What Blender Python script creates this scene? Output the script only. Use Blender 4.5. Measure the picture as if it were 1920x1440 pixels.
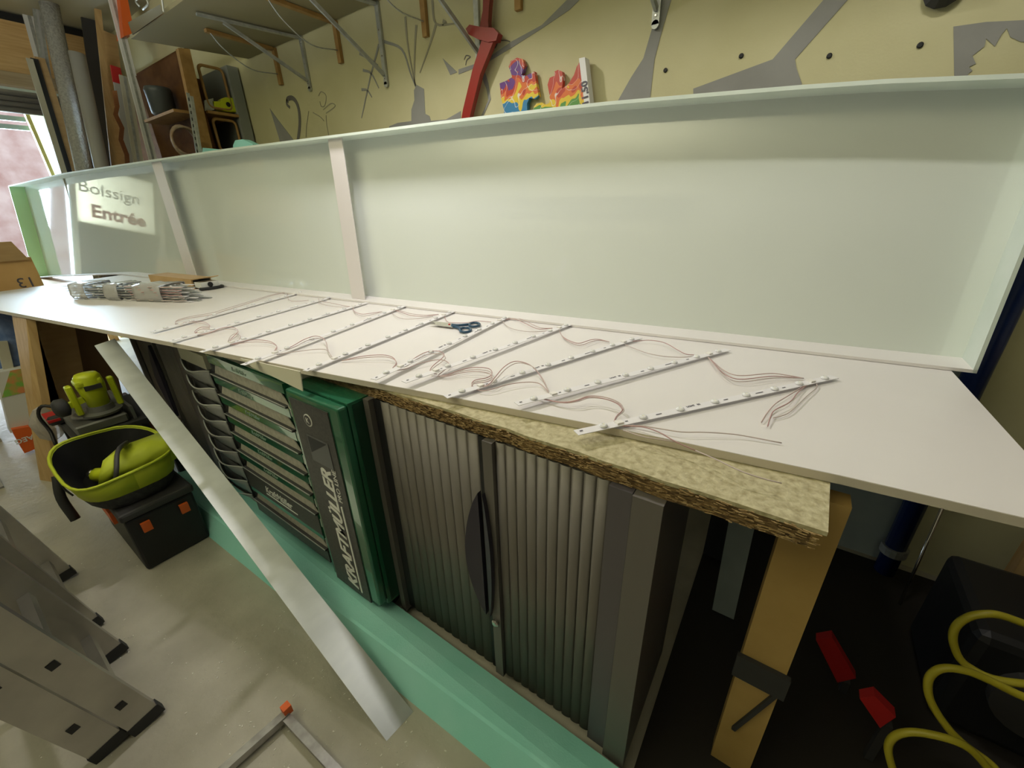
import bpy, bmesh, math, random
from mathutils import Vector, Matrix
random.seed(7)
for o in list(bpy.data.objects): bpy.data.objects.remove(o)
S = bpy.context.scene
COL = S.collection

# ---------------------------------------------------------------- camera
FPX = 758.0
PITCH = math.radians(23.5); ROLL = math.radians(-1.5); YAW = math.radians(55)
CAMZ = 1.6
r0 = Vector((math.sin(YAW), math.cos(YAW), 0))
fw = Vector((-math.cos(YAW) * math.cos(PITCH), math.sin(YAW) * math.cos(PITCH), -math.sin(PITCH)))
u0 = r0.cross(fw)
RT = r0 * math.cos(ROLL) + u0 * math.sin(ROLL)
UP = -r0 * math.sin(ROLL) + u0 * math.cos(ROLL)
CP = Vector((0, 0, CAMZ))
cd = bpy.data.cameras.new('camera'); cam = bpy.data.objects.new('camera', cd); COL.objects.link(cam)
cd.sensor_width = 36; cd.lens = FPX * 36 / 1920; cd.clip_start = .02; cd.clip_end = 200
M4 = Matrix((RT, UP, -fw)).transposed().to_4x4(); M4.translation = CP; cam.matrix_world = M4
S.camera = cam

# ---------------------------------------------------------------- light and exposure
S.view_settings.view_transform = 'Standard'; S.view_settings.look = 'None'
S.view_settings.gamma = 1; S.view_settings.use_curve_mapping = False
S.view_settings.exposure = 0.0
W = bpy.data.worlds.new('sky'); S.world = W; W.use_nodes = True
W.node_tree.nodes['Background'].inputs[0].default_value = (.72, .86, 1, 1)
W.node_tree.nodes['Background'].inputs[1].default_value = 3.0

def area(name, loc, target, sx, sy, power, colour):
    l = bpy.data.lights.new(name, 'AREA'); l.shape = 'RECTANGLE'; l.size = sx; l.size_y = sy
    l.energy = power; l.color = colour
    o = bpy.data.objects.new(name, l); COL.objects.link(o); o.location = loc
    o.rotation_euler = (Vector(target) - Vector(loc)).to_track_quat('-Z', 'Y').to_euler()
    return o
KEY = area('workshop_lamp_light', (-1.9, 1.30, 2.93), (-1.0, 1.4, 1.1), .26, .06, 22, (1, .95, .94))
FILL_RIGHT = area('right_fill_light', (.1, 1.28, 2.93), (.1, 1.4, 1.1), .26, .06, 7, (1, .965, .90))  # added fill that evens the light towards the right of the bench
DAY = area('doorway_daylight', (-8.7, 1.2, 1.8), (-4, .9, 1.1), 1.1, 2.1, 260, (.62, .82, 1))
DAY2 = area('low_doorway_daylight', (-8.9, -.3, .42), (-4, -.2, .2), 2.0, .66, 80, (.80, .92, 1))
FILL = area('added_fill_light', (-2.2, -1.5, 2.48), (-2.2, -1.5, 3.5), 3.6, 1.0, 235, (1, 1, .92))  # added room fill, aimed up to bounce off the ceiling

# ---------------------------------------------------------------- helpers
def ray(x, y): return fw + RT * ((x - 960) / FPX) - UP * ((y - 720) / FPX)
def UZ(x, y, z): d = ray(x, y); return CP + d * ((z - CP.z) / d.z)
def UY(x, y, Y): d = ray(x, y); return CP + d * (Y / d.y)
def UX(x, y, X): d = ray(x, y); return CP + d * (X / d.x)

def principled(name, col, rough=.6, metal=0., **k):
    m = bpy.data.materials.new(name); m.use_nodes = True
    b = m.node_tree.nodes['Principled BSDF']
    b.inputs['Base Color'].default_value = (*col, 1); b.inputs['Roughness'].default_value = rough
    b.inputs['Metallic'].default_value = metal
    for kk, v in k.items():
        b.inputs[kk.replace('_', ' ')].default_value = v
    return m
def noisy(name, c1, c2, scale=8, rough=.6, metal=0., stretch=(1, 1, 1), bump=0., detail=6, lo=.35, hi=.65, rvar=0., bscale=None, **k):
    m = principled(name, c1, rough, metal, **k); nt = m.node_tree; b = nt.nodes['Principled BSDF']
    tc = nt.nodes.new('ShaderNodeTexCoord'); mp = nt.nodes.new('ShaderNodeMapping'); mp.inputs['Scale'].default_value = stretch
    n = nt.nodes.new('ShaderNodeTexNoise'); n.inputs['Scale'].default_value = scale; n.inputs['Detail'].default_value = detail
    cr = nt.nodes.new('ShaderNodeValToRGB'); e = cr.color_ramp.elements
    e[0].position = lo; e[0].color = (*c1, 1); e[1].position = hi; e[1].color = (*c2, 1)
    L = nt.links.new
    L(tc.outputs['Object'], mp.inputs[0]); L(mp.outputs[0], n.inputs[0]); L(n.outputs['Fac'], cr.inputs[0]); L(cr.outputs[0], b.inputs['Base Color'])
    if bump:
        bp = nt.nodes.new('ShaderNodeBump'); bp.inputs['Strength'].default_value = bump; bp.inputs['Distance'].default_value = .01
        n2 = n
        if bscale:
            n2 = nt.nodes.new('ShaderNodeTexNoise'); n2.inputs['Scale'].default_value = bscale; n2.inputs['Detail'].default_value = 4
            L(mp.outputs[0], n2.inputs[0])
        L(n2.outputs['Fac'], bp.inputs['Height']); L(bp.outputs[0], b.inputs['Normal'])
    if rvar:
        mr = nt.nodes.new('ShaderNodeMapRange'); mr.inputs['To Min'].default_value = rough - rvar; mr.inputs['To Max'].default_value = rough + rvar
        L(n.outputs['Fac'], mr.inputs['Value']); L(mr.outputs[0], b.inputs['Roughness'])
    return m

def emptyo(name, loc, label, cat, group=None, rz=0):
    o = bpy.data.objects.new(name, None); COL.objects.link(o); o.location = loc; o.rotation_euler = (0, 0, rz)
    o.empty_display_size = .05
    return tag(o, label, cat, group)
def tag(o, label=None, cat=None, group=None, kind=None):
    if label: o['label'] = label
    if cat: o['category'] = cat
    if group: o['group'] = group
    if kind: o['kind'] = kind
    return o
def link(name, me, mat=None, parent=None, smooth=False):
    o = bpy.data.objects.new(name, me); COL.objects.link(o)
    if mat: me.materials.append(mat)
    if parent:
        o.parent = parent
        # meshes are written in world space; put them in the parent's frame
        pm = Matrix.Translation(parent.location) @ parent.rotation_euler.to_matrix().to_4x4()
        q = parent.parent
        if q: pm = (Matrix.Translation(q.location) @ q.rotation_euler.to_matrix().to_4x4()) @ pm
        me.transform(pm.inverted())
    if smooth:
        for p in me.polygons: p.use_smooth = True
    return o
class B:
    """collects shapes into one mesh"""
    def __init__(s): s.bm = bmesh.new()
    def hexa(s, P):
        v = [s.bm.verts.new(p) for p in P]
        for f in ((3, 2, 1, 0), (4, 5, 6, 7), (0, 1, 5, 4), (1, 2, 6, 5), (2, 3, 7, 6), (3, 0, 4, 7)):
            s.bm.faces.new([v[i] for i in f])
        return s
    def box(s, x0, y0, z0, x1, y1, z1):
        return s.hexa([(x0, y0, z0), (x1, y0, z0), (x1, y1, z0), (x0, y1, z0), (x0, y0, z1), (x1, y0, z1), (x1, y1, z1), (x0, y1, z1)])
    def bar(s, a, b, w, h, up=(0, 0, 1)):
        a = Vector(a); b = Vector(b); d = (b - a).normalized(); up = Vector(up)
        if abs(d.dot(up)) > .98: up = Vector((0, 1, 0))
        sd = d.cross(up).normalized() * w / 2; u = sd.cross(d).normalized() * h / 2
        return s.hexa([a - sd - u, a + sd - u, b + sd - u, b - sd - u, a - sd + u, a + sd + u, b + sd + u, b - sd + u])
    def prism(s, pts, off):
        """closed polygon of 3D points, extruded by the vector off"""
        off = Vector(off); n = len(pts)
        a = [s.bm.verts.new(Vector(p)) for p in pts]; b = [s.bm.verts.new(Vector(p) + off) for p in pts]
        try:
            s.bm.faces.new(a); s.bm.faces.new(b[::-1])
        except Exception: pass
        for i in range(n):
            s.bm.faces.new((a[i], b[i], b[(i + 1) % n], a[(i + 1) % n]))
        return s
    def tube(s, pts, r, seg=8, close=False, radii=None):
        pts = [Vector(p) for p in pts]; n = len(pts); rings = []
        pn = None
        for i, p in enumerate(pts):
            if close: t = pts[(i + 1) % n] - pts[i - 1]
            else: t = pts[min(i + 1, n - 1)] - pts[max(i - 1, 0)]
            if t.length < 1e-9: t = Vector((0, 0, 1))
            t.normalize()
            if pn is None:
                pn = t.orthogonal().normalized()
            else:
                pn = (pn - t * pn.dot(t))
                pn = pn.normalized() if pn.length > 1e-6 else t.orthogonal().normalized()
            bn = t.cross(pn); rr = radii[i] if radii else r
            rings.append([s.bm.verts.new(p + (pn * math.cos(k * 2 * math.pi / seg) + bn * math.sin(k * 2 * math.pi / seg)) * rr) for k in range(seg)])
        m = n if close else n - 1
        for i in range(m):
            A = rings[i]; C = rings[(i + 1) % n]
            for k in range(seg):
                s.bm.faces.new((A[k], A[(k + 1) % seg], C[(k + 1) % seg], C[k]))
        if not close:
            s.bm.faces.new(rings[0][::-1]); s.bm.faces.new(rings[-1])
        return s
    def lathe(s, c, axis, prof, seg=16):
        """prof: (distance along the axis, radius)"""
        ax = Vector(axis).normalized(); c = Vector(c)
        return s.tube2([(c + ax * d, max(r, 1e-4)) for d, r in prof], ax, seg)
    def tube2(s, pr, ax, seg):
        pn = ax.orthogonal().normalized(); bn = ax.cross(pn); rings = []
        for p, r in pr:
            rings.append([s.bm.verts.new(p + (pn * math.cos(k * 2 * math.pi / seg) + bn * math.sin(k * 2 * math.pi / seg)) * r) for k in range(seg)])
        for A, C in zip(rings, rings[1:]):
            for k in range(seg): s.bm.faces.new((A[k], A[(k + 1) % seg], C[(k + 1) % seg], C[k]))
        s.bm.faces.new(rings[0][::-1]); s.bm.faces.new(rings[-1]); return s
    def grid(s, rows):
        V = [[s.bm.verts.new(p) for p in r] for r in rows]
        for a, b in zip(V, V[1:]):
            for i in range(len(a) - 1): s.bm.faces.new((a[i], a[i + 1], b[i + 1], b[i]))
        return s
    def solid(s, th):
        bmesh.ops.recalc_face_normals(s.bm, faces=s.bm.faces)
        bmesh.ops.solidify(s.bm, geom=list(s.bm.faces), thickness=th); return s
    def bevel(s, w, seg=2):
        bmesh.ops.bevel(s.bm, geom=list(s.bm.edges), offset=w, segments=seg, affect='EDGES', profile=.5); return s
    def obj(s, name, mat, parent=None, smooth=False, **k):
        bmesh.ops.recalc_face_normals(s.bm, faces=s.bm.faces)
        me = bpy.data.meshes.new(name); s.bm.to_mesh(me); s.bm.free()
        o = link(name, me, mat, parent, smooth)
        return tag(o, **k) if k else o
def smooth_path(pts, n=6):
    pts = [Vector(p) for p in pts]; out = []
    P = [pts[0] * 2 - pts[1]] + pts + [pts[-1] * 2 - pts[-2]]
    for i in range(1, len(P) - 2):
        a, b, c, d = P[i - 1:i + 3]
        for k in range(n):
            t = k / n
            out.append(.5 * ((2 * b) + (c - a) * t + (2 * a - 5 * b + 4 * c - d) * t * t + (3 * b - a - 3 * c + d) * t ** 3))
    out.append(pts[-1]); return out
def text(name, s, size, origin, xdir, ydir, mat, parent, depth=.0012, shear=0., align='LEFT', bold=0.):
    c = bpy.data.curves.new(name, 'FONT'); c.body = s; c.size = size; c.extrude = depth; c.shear = shear; c.align_x = align; c.offset = bold
    c.resolution_u = 3
    t = bpy.data.objects.new('tmp_text', c); COL.objects.link(t)
    dg = bpy.context.evaluated_depsgraph_get(); me = bpy.data.meshes.new_from_object(t.evaluated_get(dg))
    bpy.data.objects.remove(t)
    x = Vector(xdir).normalized(); y = Vector(ydir).normalized(); z = x.cross(y)
    m = Matrix((x, y, z)).transposed().to_4x4(); m.translation = Vector(origin); me.transform(m); me.materials.clear()
    me.name = name
    return link(name, me, mat, parent)
def lerp(a, b, t): return a + (b - a) * t
def interp(xs, ys, x):
    if x <= xs[0]: return ys[0] + (ys[1] - ys[0]) * (x - xs[0]) / (xs[1] - xs[0])
    for i in range(len(xs) - 1):
        if x <= xs[i + 1]: return ys[i] + (ys[i + 1] - ys[i]) * (x - xs[i]) / (xs[i + 1] - xs[i])
    return ys[-1] + (ys[-1] - ys[-2]) * (x - xs[-1]) / (xs[-1] - xs[-2])

# ---------------------------------------------------------------- materials
m_wall = noisy('cream_wall_paint', (.565, .53, .30), (.62, .585, .35), 3, .75, bump=.08, bscale=120)
m_wallB = noisy('pale_blue_wall_paint', (.42, .50, .50), (.50, .57, .56), 4, .8, bump=.1, bscale=60)
m_wallD = noisy('bare_mortar_wall', (.10, .085, .065), (.20, .17, .135), 5, .9, bump=.5, bscale=14)
m_grey = noisy('grey_mural_paint', (.27, .27, .25), (.31, .31, .29), 6, .8)
m_dgrey = principled('dark_mural_paint', (.16, .15, .13), .8)
m_line = principled('thin_mural_paint', (.33, .31, .22), .8)
m_floor = noisy('worn_concrete', (.37, .345, .275), (.51, .48, .395), 4, .5, bump=.35, bscale=30, lo=.3, hi=.7, rvar=.12)
m_ceil = principled('ceiling_paint', (.40, .38, .27), .9)
m_front = principled('front_wall_paint', (.30, .29, .23), .9)
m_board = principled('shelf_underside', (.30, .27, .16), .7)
m_galv = noisy('galvanised_steel', (.42, .44, .42), (.55, .57, .54), 30, .45, .55)
m_wood = noisy('pine', (.50, .32, .13), (.60, .41, .19), 4, .6, stretch=(9, 9, 1))
m_woodH = noisy('pine_lying', (.55, .34, .13), (.66, .45, .20), 5, .55, stretch=(1, .6, 9))
m_woodD = noisy('brown_wood', (.085, .036, .012), (.13, .06, .02), 5, .8, stretch=(1, 8, 2), Specular_IOR_Level=.1)
m_hook = noisy('orange_brown_wood', (.34, .19, .055), (.42, .25, .08), 20, .6)
m_white = noisy('white_foam_pvc', (.76, .73, .71), (.79, .76, .745), 2.2, .42, bump=.02, bscale=200)
m_edge = principled('sawn_edge', (.62, .56, .47), .7)
m_acry = principled('glossy_white_backing', (.75, .80, .745), .055, Coat_Weight=1.0, Coat_Roughness=.03)
m_rim = noisy('rim_foam_board', (.74, .82, .74), (.80, .87, .80), 9, .5)
def translucent(m, fac, col):
    nt = m.node_tree; b = nt.nodes['Principled BSDF']; o = nt.nodes['Material Output']
    t = nt.nodes.new('ShaderNodeBsdfTranslucent'); t.inputs[0].default_value = (*col, 1); x = nt.nodes.new('ShaderNodeMixShader'); x.inputs[0].default_value = fac
    nt.links.new(b.outputs[0], x.inputs[1]); nt.links.new(t.outputs[0], x.inputs[2]); nt.links.new(x.outputs[0], o.inputs[0])
translucent(m_rim, .18, (.85, .95, .86))
m_brace = principled('white_brace', (.74, .70, .69), .5)
m_acryE = principled('green_tinted_edge', (.50, .80, .45), .2)
m_strip = principled('strip_lacquer', (.80, .78, .80), .4)
m_lens = principled('clear_lens', (.88, .88, .88), .08, Transmission_Weight=.12, IOR=1.45)
m_led = principled('led_chip', (.80, .78, .62), .4)
m_ink = principled('black_ink', (.10, .09, .11), .6)
m_conn = principled('white_plug', (.85, .82, .78), .35)
m_wireR = principled('red_wire', (.46, .27, .26), .45)
m_wireW = principled('white_wire', (.55, .46, .43), .45)
m_wireP = principled('pale_pink_wire', (.52, .38, .355), .45)
m_osb = noisy('chipboard_face', (.36, .31, .17), (.56, .51, .32), 60, .75, bump=.5, lo=.3, hi=.62)
m_osbE = noisy('chipboard_sawn_edge', (.10, .055, .018), (.36, .235, .09), 150, .85, stretch=(.35, 1, 1.4), bump=1, lo=.36, hi=.68)
m_tamb = noisy('silver_tambour', (.15, .135, .115), (.175, .16, .14), 3, .45, .2, stretch=(3, 3, .6))
m_tambF = principled('silver_cabinet_steel', (.16, .145, .13), .45, .2)
m_purp = principled('dark_violet_plastic', (.035, .030, .048), .4)
m_black = principled('black', (.012, .012, .013), .5)
m_char = principled('charcoal_plastic', (.045, .043, .043), .55)
m_panelblk = noisy('textured_black_panel', (.05, .047, .045), (.075, .07, .066), 90, .5)
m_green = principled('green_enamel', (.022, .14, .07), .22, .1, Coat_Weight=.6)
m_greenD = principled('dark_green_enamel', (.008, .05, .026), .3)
m_recess = noisy('dusty_grey_recess', (.34, .32, .26), (.44, .42, .35), 50, .6)
m_print = principled('white_print', (.82, .82, .78), .5)
m_greyprint = principled('grey_print', (.33, .42, .36), .5)
m_paper = principled('cream_paper', (.72, .69, .55), .8)
m_drawer = principled('smoky_clear_plastic', (.42, .42, .42), .15, Transmission_Weight=.1, IOR=1.4)
m_drawer2 = principled('smoky_lip', (.62, .62, .60), .15)
m_alu = noisy('brushed_aluminium', (.60, .63, .64), (.70, .73, .74), 6, .38, .8, stretch=(1, 1, 4), rvar=.07)
m_aluD = noisy('ladder_aluminium', (.44, .42, .39), (.52, .50, .46), 8, .33, .85)
m_mint = noisy('mint_foam', (.35, .84, .74), (.41, .87, .79), 5, .75, bump=.1, bscale=200)
m_yg = principled('yellow_green_fabric', (.52, .60, .03), .6)
m_ygp = principled('yellow_green_plastic', (.58, .66, .02), .35)
m_bagblk = noisy('black_bag_cloth', (.03, .03, .03), (.055, .055, .05), 60, .85)
m_orange = principled('orange_plastic', (.80, .14, .02), .45)
m_card = noisy('cardboard', (.54, .35, .16), (.60, .40, .19), 5, .8, stretch=(1, 1, 6))
m_cardD = noisy('dark_cardboard', (.22, .13, .05), (.27, .165, .07), 5, .8)
m_tube = principled('grey_foam_tube', (.42, .42, .40), .5)
m_film = noisy('bubble_film', (.45, .45, .42), (.62, .62, .58), 60, .18, bump=.8, Transmission_Weight=.2)
m_ochre = noisy('ochre_board', (.42, .27, .08), (.47, .31, .10), 8, .7)
m_blue = principled('blue_pipe', (.012, .03, .14), .3)
m_hose = principled('yellow_hose', (.46, .40, .03), .4)
m_red = principled('red_plastic', (.50, .02, .02), .4)
m_redw = principled('red_lacquered_wood', (.28, .018, .012), .3)
m_redsign = principled('red_print', (.55, .04, .04), .6)
m_redd = principled('dark_red_wood', (.22, .03, .02), .5)
m_scis = principled('dark_teal_plastic', (.02, .07, .13), .35)
m_steel = principled('polished_steel', (.65, .62, .58), .2, 1.)
m_rust = noisy('raw_steel_tube', (.26, .25, .24), (.42, .41, .40), 20, .35, .8)
m_bag = noisy('blue_polythene', (.10, .18, .42), (.24, .34, .60), 12, .3, bump=.6)
m_tan = principled('beige_metal', (.55, .53, .42), .5)
m_clearwrap = principled('clear_wrap', (.75, .74, .72), .12, Transmission_Weight=.55, IOR=1.2)
m_whitepl = principled('white_plastic', (.75, .75, .72), .4)
m_brick = noisy('red_rendered_wall', (.30, .16, .13), (.46, .33, .29), 2, .8)
m_pave = noisy('outdoor_paving', (.45, .43, .40), (.60, .58, .54), 3, .8)
m_glossyblue = principled('pale_blue_metal', (.45, .62, .68), .5)
m_dk = principled('dark_grey_rubber', (.03, .03, .03), .7)
m_greycase = principled('grey_cast_metal', (.20, .20, .19), .45, .5)

# ================================================================ SETTING
XL, XR, YF, YB, ZC = -8.1, 1.5, -3.2, 2.2, 3.5
B().box(XL - .2, YF - .2, -.15, XR + .2, YB + .2, 0).obj('floor', m_floor, kind='structure')
B().box(XL - .2, YF - .2, ZC, XR + .2, YB + .2, ZC + .15).obj('ceiling', m_ceil, kind='structure')
wall = B().box(XL, YB, 0, XR, YB + .2, ZC).obj('wall_back', m_wall, kind='structure')
B().box(XR, YF, 0, XR + .2, YB + .2, ZC).obj('wall_right', m_wallD, kind='structure')
# left wall: a glazed doorway between two solid stretches
OY0, OY1, OZ = -1.35, 1.66, 2.86
B().box(XL - .2, OY1, 0, XL, YB, ZC).box(XL - .2, YF, 0, XL, OY0, ZC).box(XL - .2, OY0, OZ, XL, OY1, ZC).obj('wall_left', m_wallB, kind='structure')
B().box(XL, YF - .2, 0, -4.6, YF, ZC).box(-4.6, YF - .2, 0, XR, YF, ZC).obj('wall_front', m_front, kind='structure')
# outside ground and the building opposite
B().box(-30, -12, -.3, XL - .2, 14, -.02).obj('trim_1', m_pave, kind='structure')
g = emptyo('building', (-15, 3, 0), 'red rendered building seen outside through the left doorway', 'building')
B().box(-16, -6, -.02, -15, 9, 4.2).obj('rendered_wall', m_brick, g)
B().box(-16.2, -6.2, 4.2, -14.8, 9.2, 4.4).obj('roof_edge', m_glossyblue, g)

# painted mural and fixings on the back wall
def wpoly(pts, name, mat, y=YB, th=.0015):
    P = [UY(x, y0, y - .001) for x, y0 in pts]
    return B().prism(P, (0, -th, 0)).obj(name, mat, wall)
def c2(l): return [(420 + a / 3.84, b / 3.84) for a, b in l]
def c3(l): return [(860 + a / 3.84, b / 3.84) for a, b in l]
def c4(l): return [(1300 + a / 3.097, b / 3.097) for a, b in l]
wpoly(c2([(1390, 612), (1440, 640), (1450, 820), (1480, 835), (1490, 870), (1600, 860), (1705, 800), (1705, 1100), (1180, 1200), (1190, 910), (1250, 885), (1350, 872), (1350, 790), (1372, 720), (1368, 650)]), 'painted_stump', m_grey)
wpoly(c3([(0, 500), (180, 440), (380, 300), (600, 180), (780, 0), (870, 0), (800, 70), (600, 205), (380, 345), (190, 460), (0, 535)]), 'painted_branch', m_grey)
wpoly(c3([(1465, -120), (1560, -120), (1530, 0), (1470, 200), (1410, 430), (1345, 1000), (1130, 1000), (1150, 720), (1240, 560), (1330, 420), (1400, 180)]), 'painted_branch', m_grey)
wpoly(c4([(0, 515), (460, 345), (790, -40), (930, -40), (590, 345), (600, 400), (630, 485), (640, 700), (0, 700)]), 'painted_branch', m_grey)
wpoly(c4([(1510, 155), (1700, 128), (1980, 115), (1980, 245), (1900, 243), (1840, 215), (1820, 165), (1790, 200), (1750, 270), (1700, 225), (1690, 270), (1620, 325), (1640, 370), (1600, 390), (1620, 410), (1595, 430), (1590, 600), (1517, 600)]), 'painted_patch', m_grey)
wpoly(c2([(330, 780), (380, 850), (500, 1005), (520, 1150), (420, 1150), (400, 1005)]), 'painted_shard', m_grey)
wpoly(c3([(175, 470), (215, 600), (232, 715), (175, 840), (160, 840), (215, 720), (200, 640), (160, 540)]), 'painted_branch', m_grey)
wpoly(c3([(-115, 420), (-10, 520), (-60, 540)]), 'painted_shard', m_grey)
def ribbon(pts, w, name, mat, ws=None):
    P = [UY(x, y, YB - .002) for x, y in pts]; P = smooth_path(P, 4) if len(P) > 2 else P
    b = B(); rows = []
    n = len(P)
    for i, p in enumerate(P):
        t = (P[min(i + 1, n - 1)] - P[max(i - 1, 0)]).normalized(); s = Vector((-t.z, 0, t.x)) * (w / 2 * (ws(i / (n - 1)) if ws else 1))
        rows.append([p + s, p - s])
    b.grid(rows).solid(.001)
    return b.obj(name, mat, wall)
ribbon(c2([(455, 735), (460, 712), (490, 705), (520, 735), (540, 800), (545, 900), (530, 1030)]), .032, 'painted_cane', m_dgrey)
ribbon(c2([(475, 775), (452, 750), (455, 715)]), .02, 'painted_cane', m_dgrey)
for L in ([(1115, 320), (1090, 420), (1060, 530), (1035, 640), (1005, 780), (990, 850)], [(975, 385), (1050, 425), (1110, 470)], [(1000, 505), (1060, 530), (1115, 635)],
          [(990, 645), (1030, 650), (1065, 700)], [(1305, 120), (1320, 300), (1350, 480), (1380, 620)], [(1385, 180), (1375, 330), (1370, 560), (1385, 620)],
          [(1150, 298), (1280, 355), (1340, 520), (1385, 640)], [(1525, 180), (1480, 330), (1410, 525)], [(1500, 0), (1525, 170), (1660, 170)], [(1575, 150), (1600, 165), (1570, 182)]):
    ribbon(c2(L), .014, 'painted_stem', m_line if L[0][0] > 1290 else m_grey, (lambda t: 1.2 - .7 * t))
for L in ([(680, 690), (700, 660), (735, 690), (725, 760), (700, 765), (690, 730)], [(640, 810), (690, 840), (720, 870)], [(735, 815), (800, 765), (770, 745), (715, 790)], [(735, 830), (740, 900), (757, 990)], [(610, 800), (595, 900), (590, 990)]):
    ribbon(c2(L), .006, 'painted_line', m_line)
for L in ([(40, 430), (55, 400), (85, 410), (60, 430), (50, 470)], [(190, 340), (215, 330), (260, 345), (280, 310)], [(200, 350), (210, 400), (190, 440)], [(240, 300), (330, 290), (370, 300)]):
    ribbon(c3(L), .005, 'painted_line', m_dgrey)
for x, y in ((1248, 132), (1390, 105), (1555, 105), (1725, 85)):
    p = UY(x, y, YB); B().lathe(p, (0, -1, 0), [(0, .009), (.004, .009), (.006, .006)], 10).obj('screw', m_black, wall)
p = UY(1765, 2, YB); B().lathe(p + Vector((0, 0, .03)), (0, -1, 0), [(0, .05), (.02, .055), (.05, .03)], 12).obj('wall_plug', m_char, wall)
# paler strip of lower wall behind the bench's right end
B().box(.10, YB - .012, 0, .62, YB, 1.05).obj('wall_panel', m_wallB, wall)

# beam and roller housing over the doorway
b = emptyo('lintel_beam', (XL + .35, .6, 2.87), 'thick orange-brown wooden beam across the top left over the doorway', 'beam')
p0 = UX(0, 158, -7.05); p1 = UX(0, 42, -7.05)
B().box(-7.05, -1.2, 2.98, -6.95, YB, 3.42).obj('beam_face', m_woodH, b)
B().box(-7.05, -1.2, 2.86, -6.93, YB, 2.975).obj('lower_rail', noisy('weathered_rail', (.30, .22, .12), (.42, .33, .20), 4, .7, stretch=(1, .5, 12)), b)
d = emptyo('roller_shutter', (-7.1, .6, 2.65), 'dark ribbed roller shutter housing under the wooden beam', 'shutter')
for k in range(4):
    B().tube([(-7.12, -1.2, 2.67 + k * .05), (-7.12, YB - .02, 2.67 + k * .05)], .03, 8).obj('shutter_slat', m_greycase, d, smooth=True)
# doorway frame
fr = emptyo('door_1', (-7.35, .2, 0), None, None); fr['kind'] = 'structure'
m_cream_post = principled('translucent_cream_post', (.78, .76, .60), .6); translucent(m_cream_post, .35, (.95, .93, .75))  # cream door post, made translucent so daylight brightens its inner face
B().box(-8.06, 1.48, 0, -8.04, 1.74, 2.82).obj('lit_cream_post', m_cream_post, fr)
B().box(-8.06, 1.44, 0, -7.98, 1.475, 2.82).obj('door_post', principled('yellow_edge', (.75, .72, .25), .5), fr)
m_shut = principled('grey_green_shutter', (.20, .22, .18), .6)
for y0_, y1_, z0_, z1_ in ((OY0, -.23, .75, 2.86), (-.23, .70, .75, 1.71), (-.23, .70, 2.45, 2.86)):
    B().box(-8.10, y0_, z0_, -8.04, y1_, z1_).obj('shutter_panel', m_shut, fr)
for k in range(14): B().box(-8.04, OY0, .80 + .145 * k, -8.03, -.23, .805 + .145 * k).obj('shutter_rib', m_char, fr)
for y in (OY0, -.35, .65):
    B().box(-8.08, y, .03, -8.0, y + .07, 2.82).obj('door_post', m_whitepl, fr)
for z in (2.60, 2.69, 2.78):
    B().box(-8.08, .75, z, -8.03, 1.43, z + .05).obj('door_slat', m_glossyblue, fr)

# ceiling lamp (out of frame; left one is the key light, right one an added fill)
for lx in (-1.9, .1):
  lp = emptyo('ceiling_lamp', (lx, 1.30, 2.97), 'slim white ceiling lamp above the ' + ('left strips and scissors' if lx < -1 else 'right end of the bench, added as fill'), 'lamp', 'ceiling lamps')
  B().box(lx - .3, 1.25, 2.95, lx + .3, 1.35, 3.0).obj('housing', m_whitepl, lp)
  B().box(lx - .2, 1.295, 3.0, lx - .18, 1.305, ZC).box(lx + .18, 1.295, 3.0, lx + .2, 1.305, ZC).obj('hanger', m_steel, lp)

up = emptyo('added_fill_tray', (-2.4, -1.6, 2.56), 'white metal tray for the added fill light, unseen behind the viewpoint', 'lamp')  # added tray that houses the fill light, out of view
B().box(-4.02, -2.02, 2.44, -.38, -.98, 2.46).obj('tray', m_whitepl, up)
for x in (-3.9, -.5): B().box(x, -1.51, 2.46, x + .02, -1.49, ZC).obj('hanger', m_steel, up)
# ---- high shelf with brackets
sh = emptyo('wall_shelf', (-1.7, 1.84, 2.78), 'long board shelf high along the cream wall, underside showing', 'shelf')
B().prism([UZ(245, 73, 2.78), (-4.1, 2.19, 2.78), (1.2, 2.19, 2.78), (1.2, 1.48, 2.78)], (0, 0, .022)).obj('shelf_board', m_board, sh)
def bracket(x, zb, name_label, skew=-.13):
    e = emptyo('shelf_bracket', (x, 2.19, zb), name_label, 'bracket', 'galvanised brackets under the high shelf')
    B().box(x - .016, 2.182, zb + .02, x + .016, 2.197, 2.777).lathe((x, 2.197, zb + .02), (0, -1, 0), [(0, .016), (.015, .016)], 14).obj('upright', m_galv, e)
    B().bar((x, 2.18, 2.765), (x + skew, 1.58, 2.765), .03, .012).obj('arm', m_galv, e)
    B().bar((x, 2.18, zb + .07), (x + skew * .8, 1.72, 2.755), .014, .02).obj('brace', m_galv, e)
    for dz in (.05, .17, .3): B().lathe((x, 2.182, zb + dz), (0, -1, 0), [(0, .006), (.004, .004)], 8).obj('screw', m_steel, e)
bracket(-3.32, 2.44, 'grey steel shelf bracket nearest the corner shelving')
bracket(-2.472, 2.34, 'grey steel shelf bracket second from the corner shelving')
bracket(-1.70, 2.32, 'grey steel shelf bracket beside the red wooden sword')
bracket(-.728, 2.29, 'grey steel bracket end above the painted grey trunk, right of the puzzle pieces')
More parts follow.
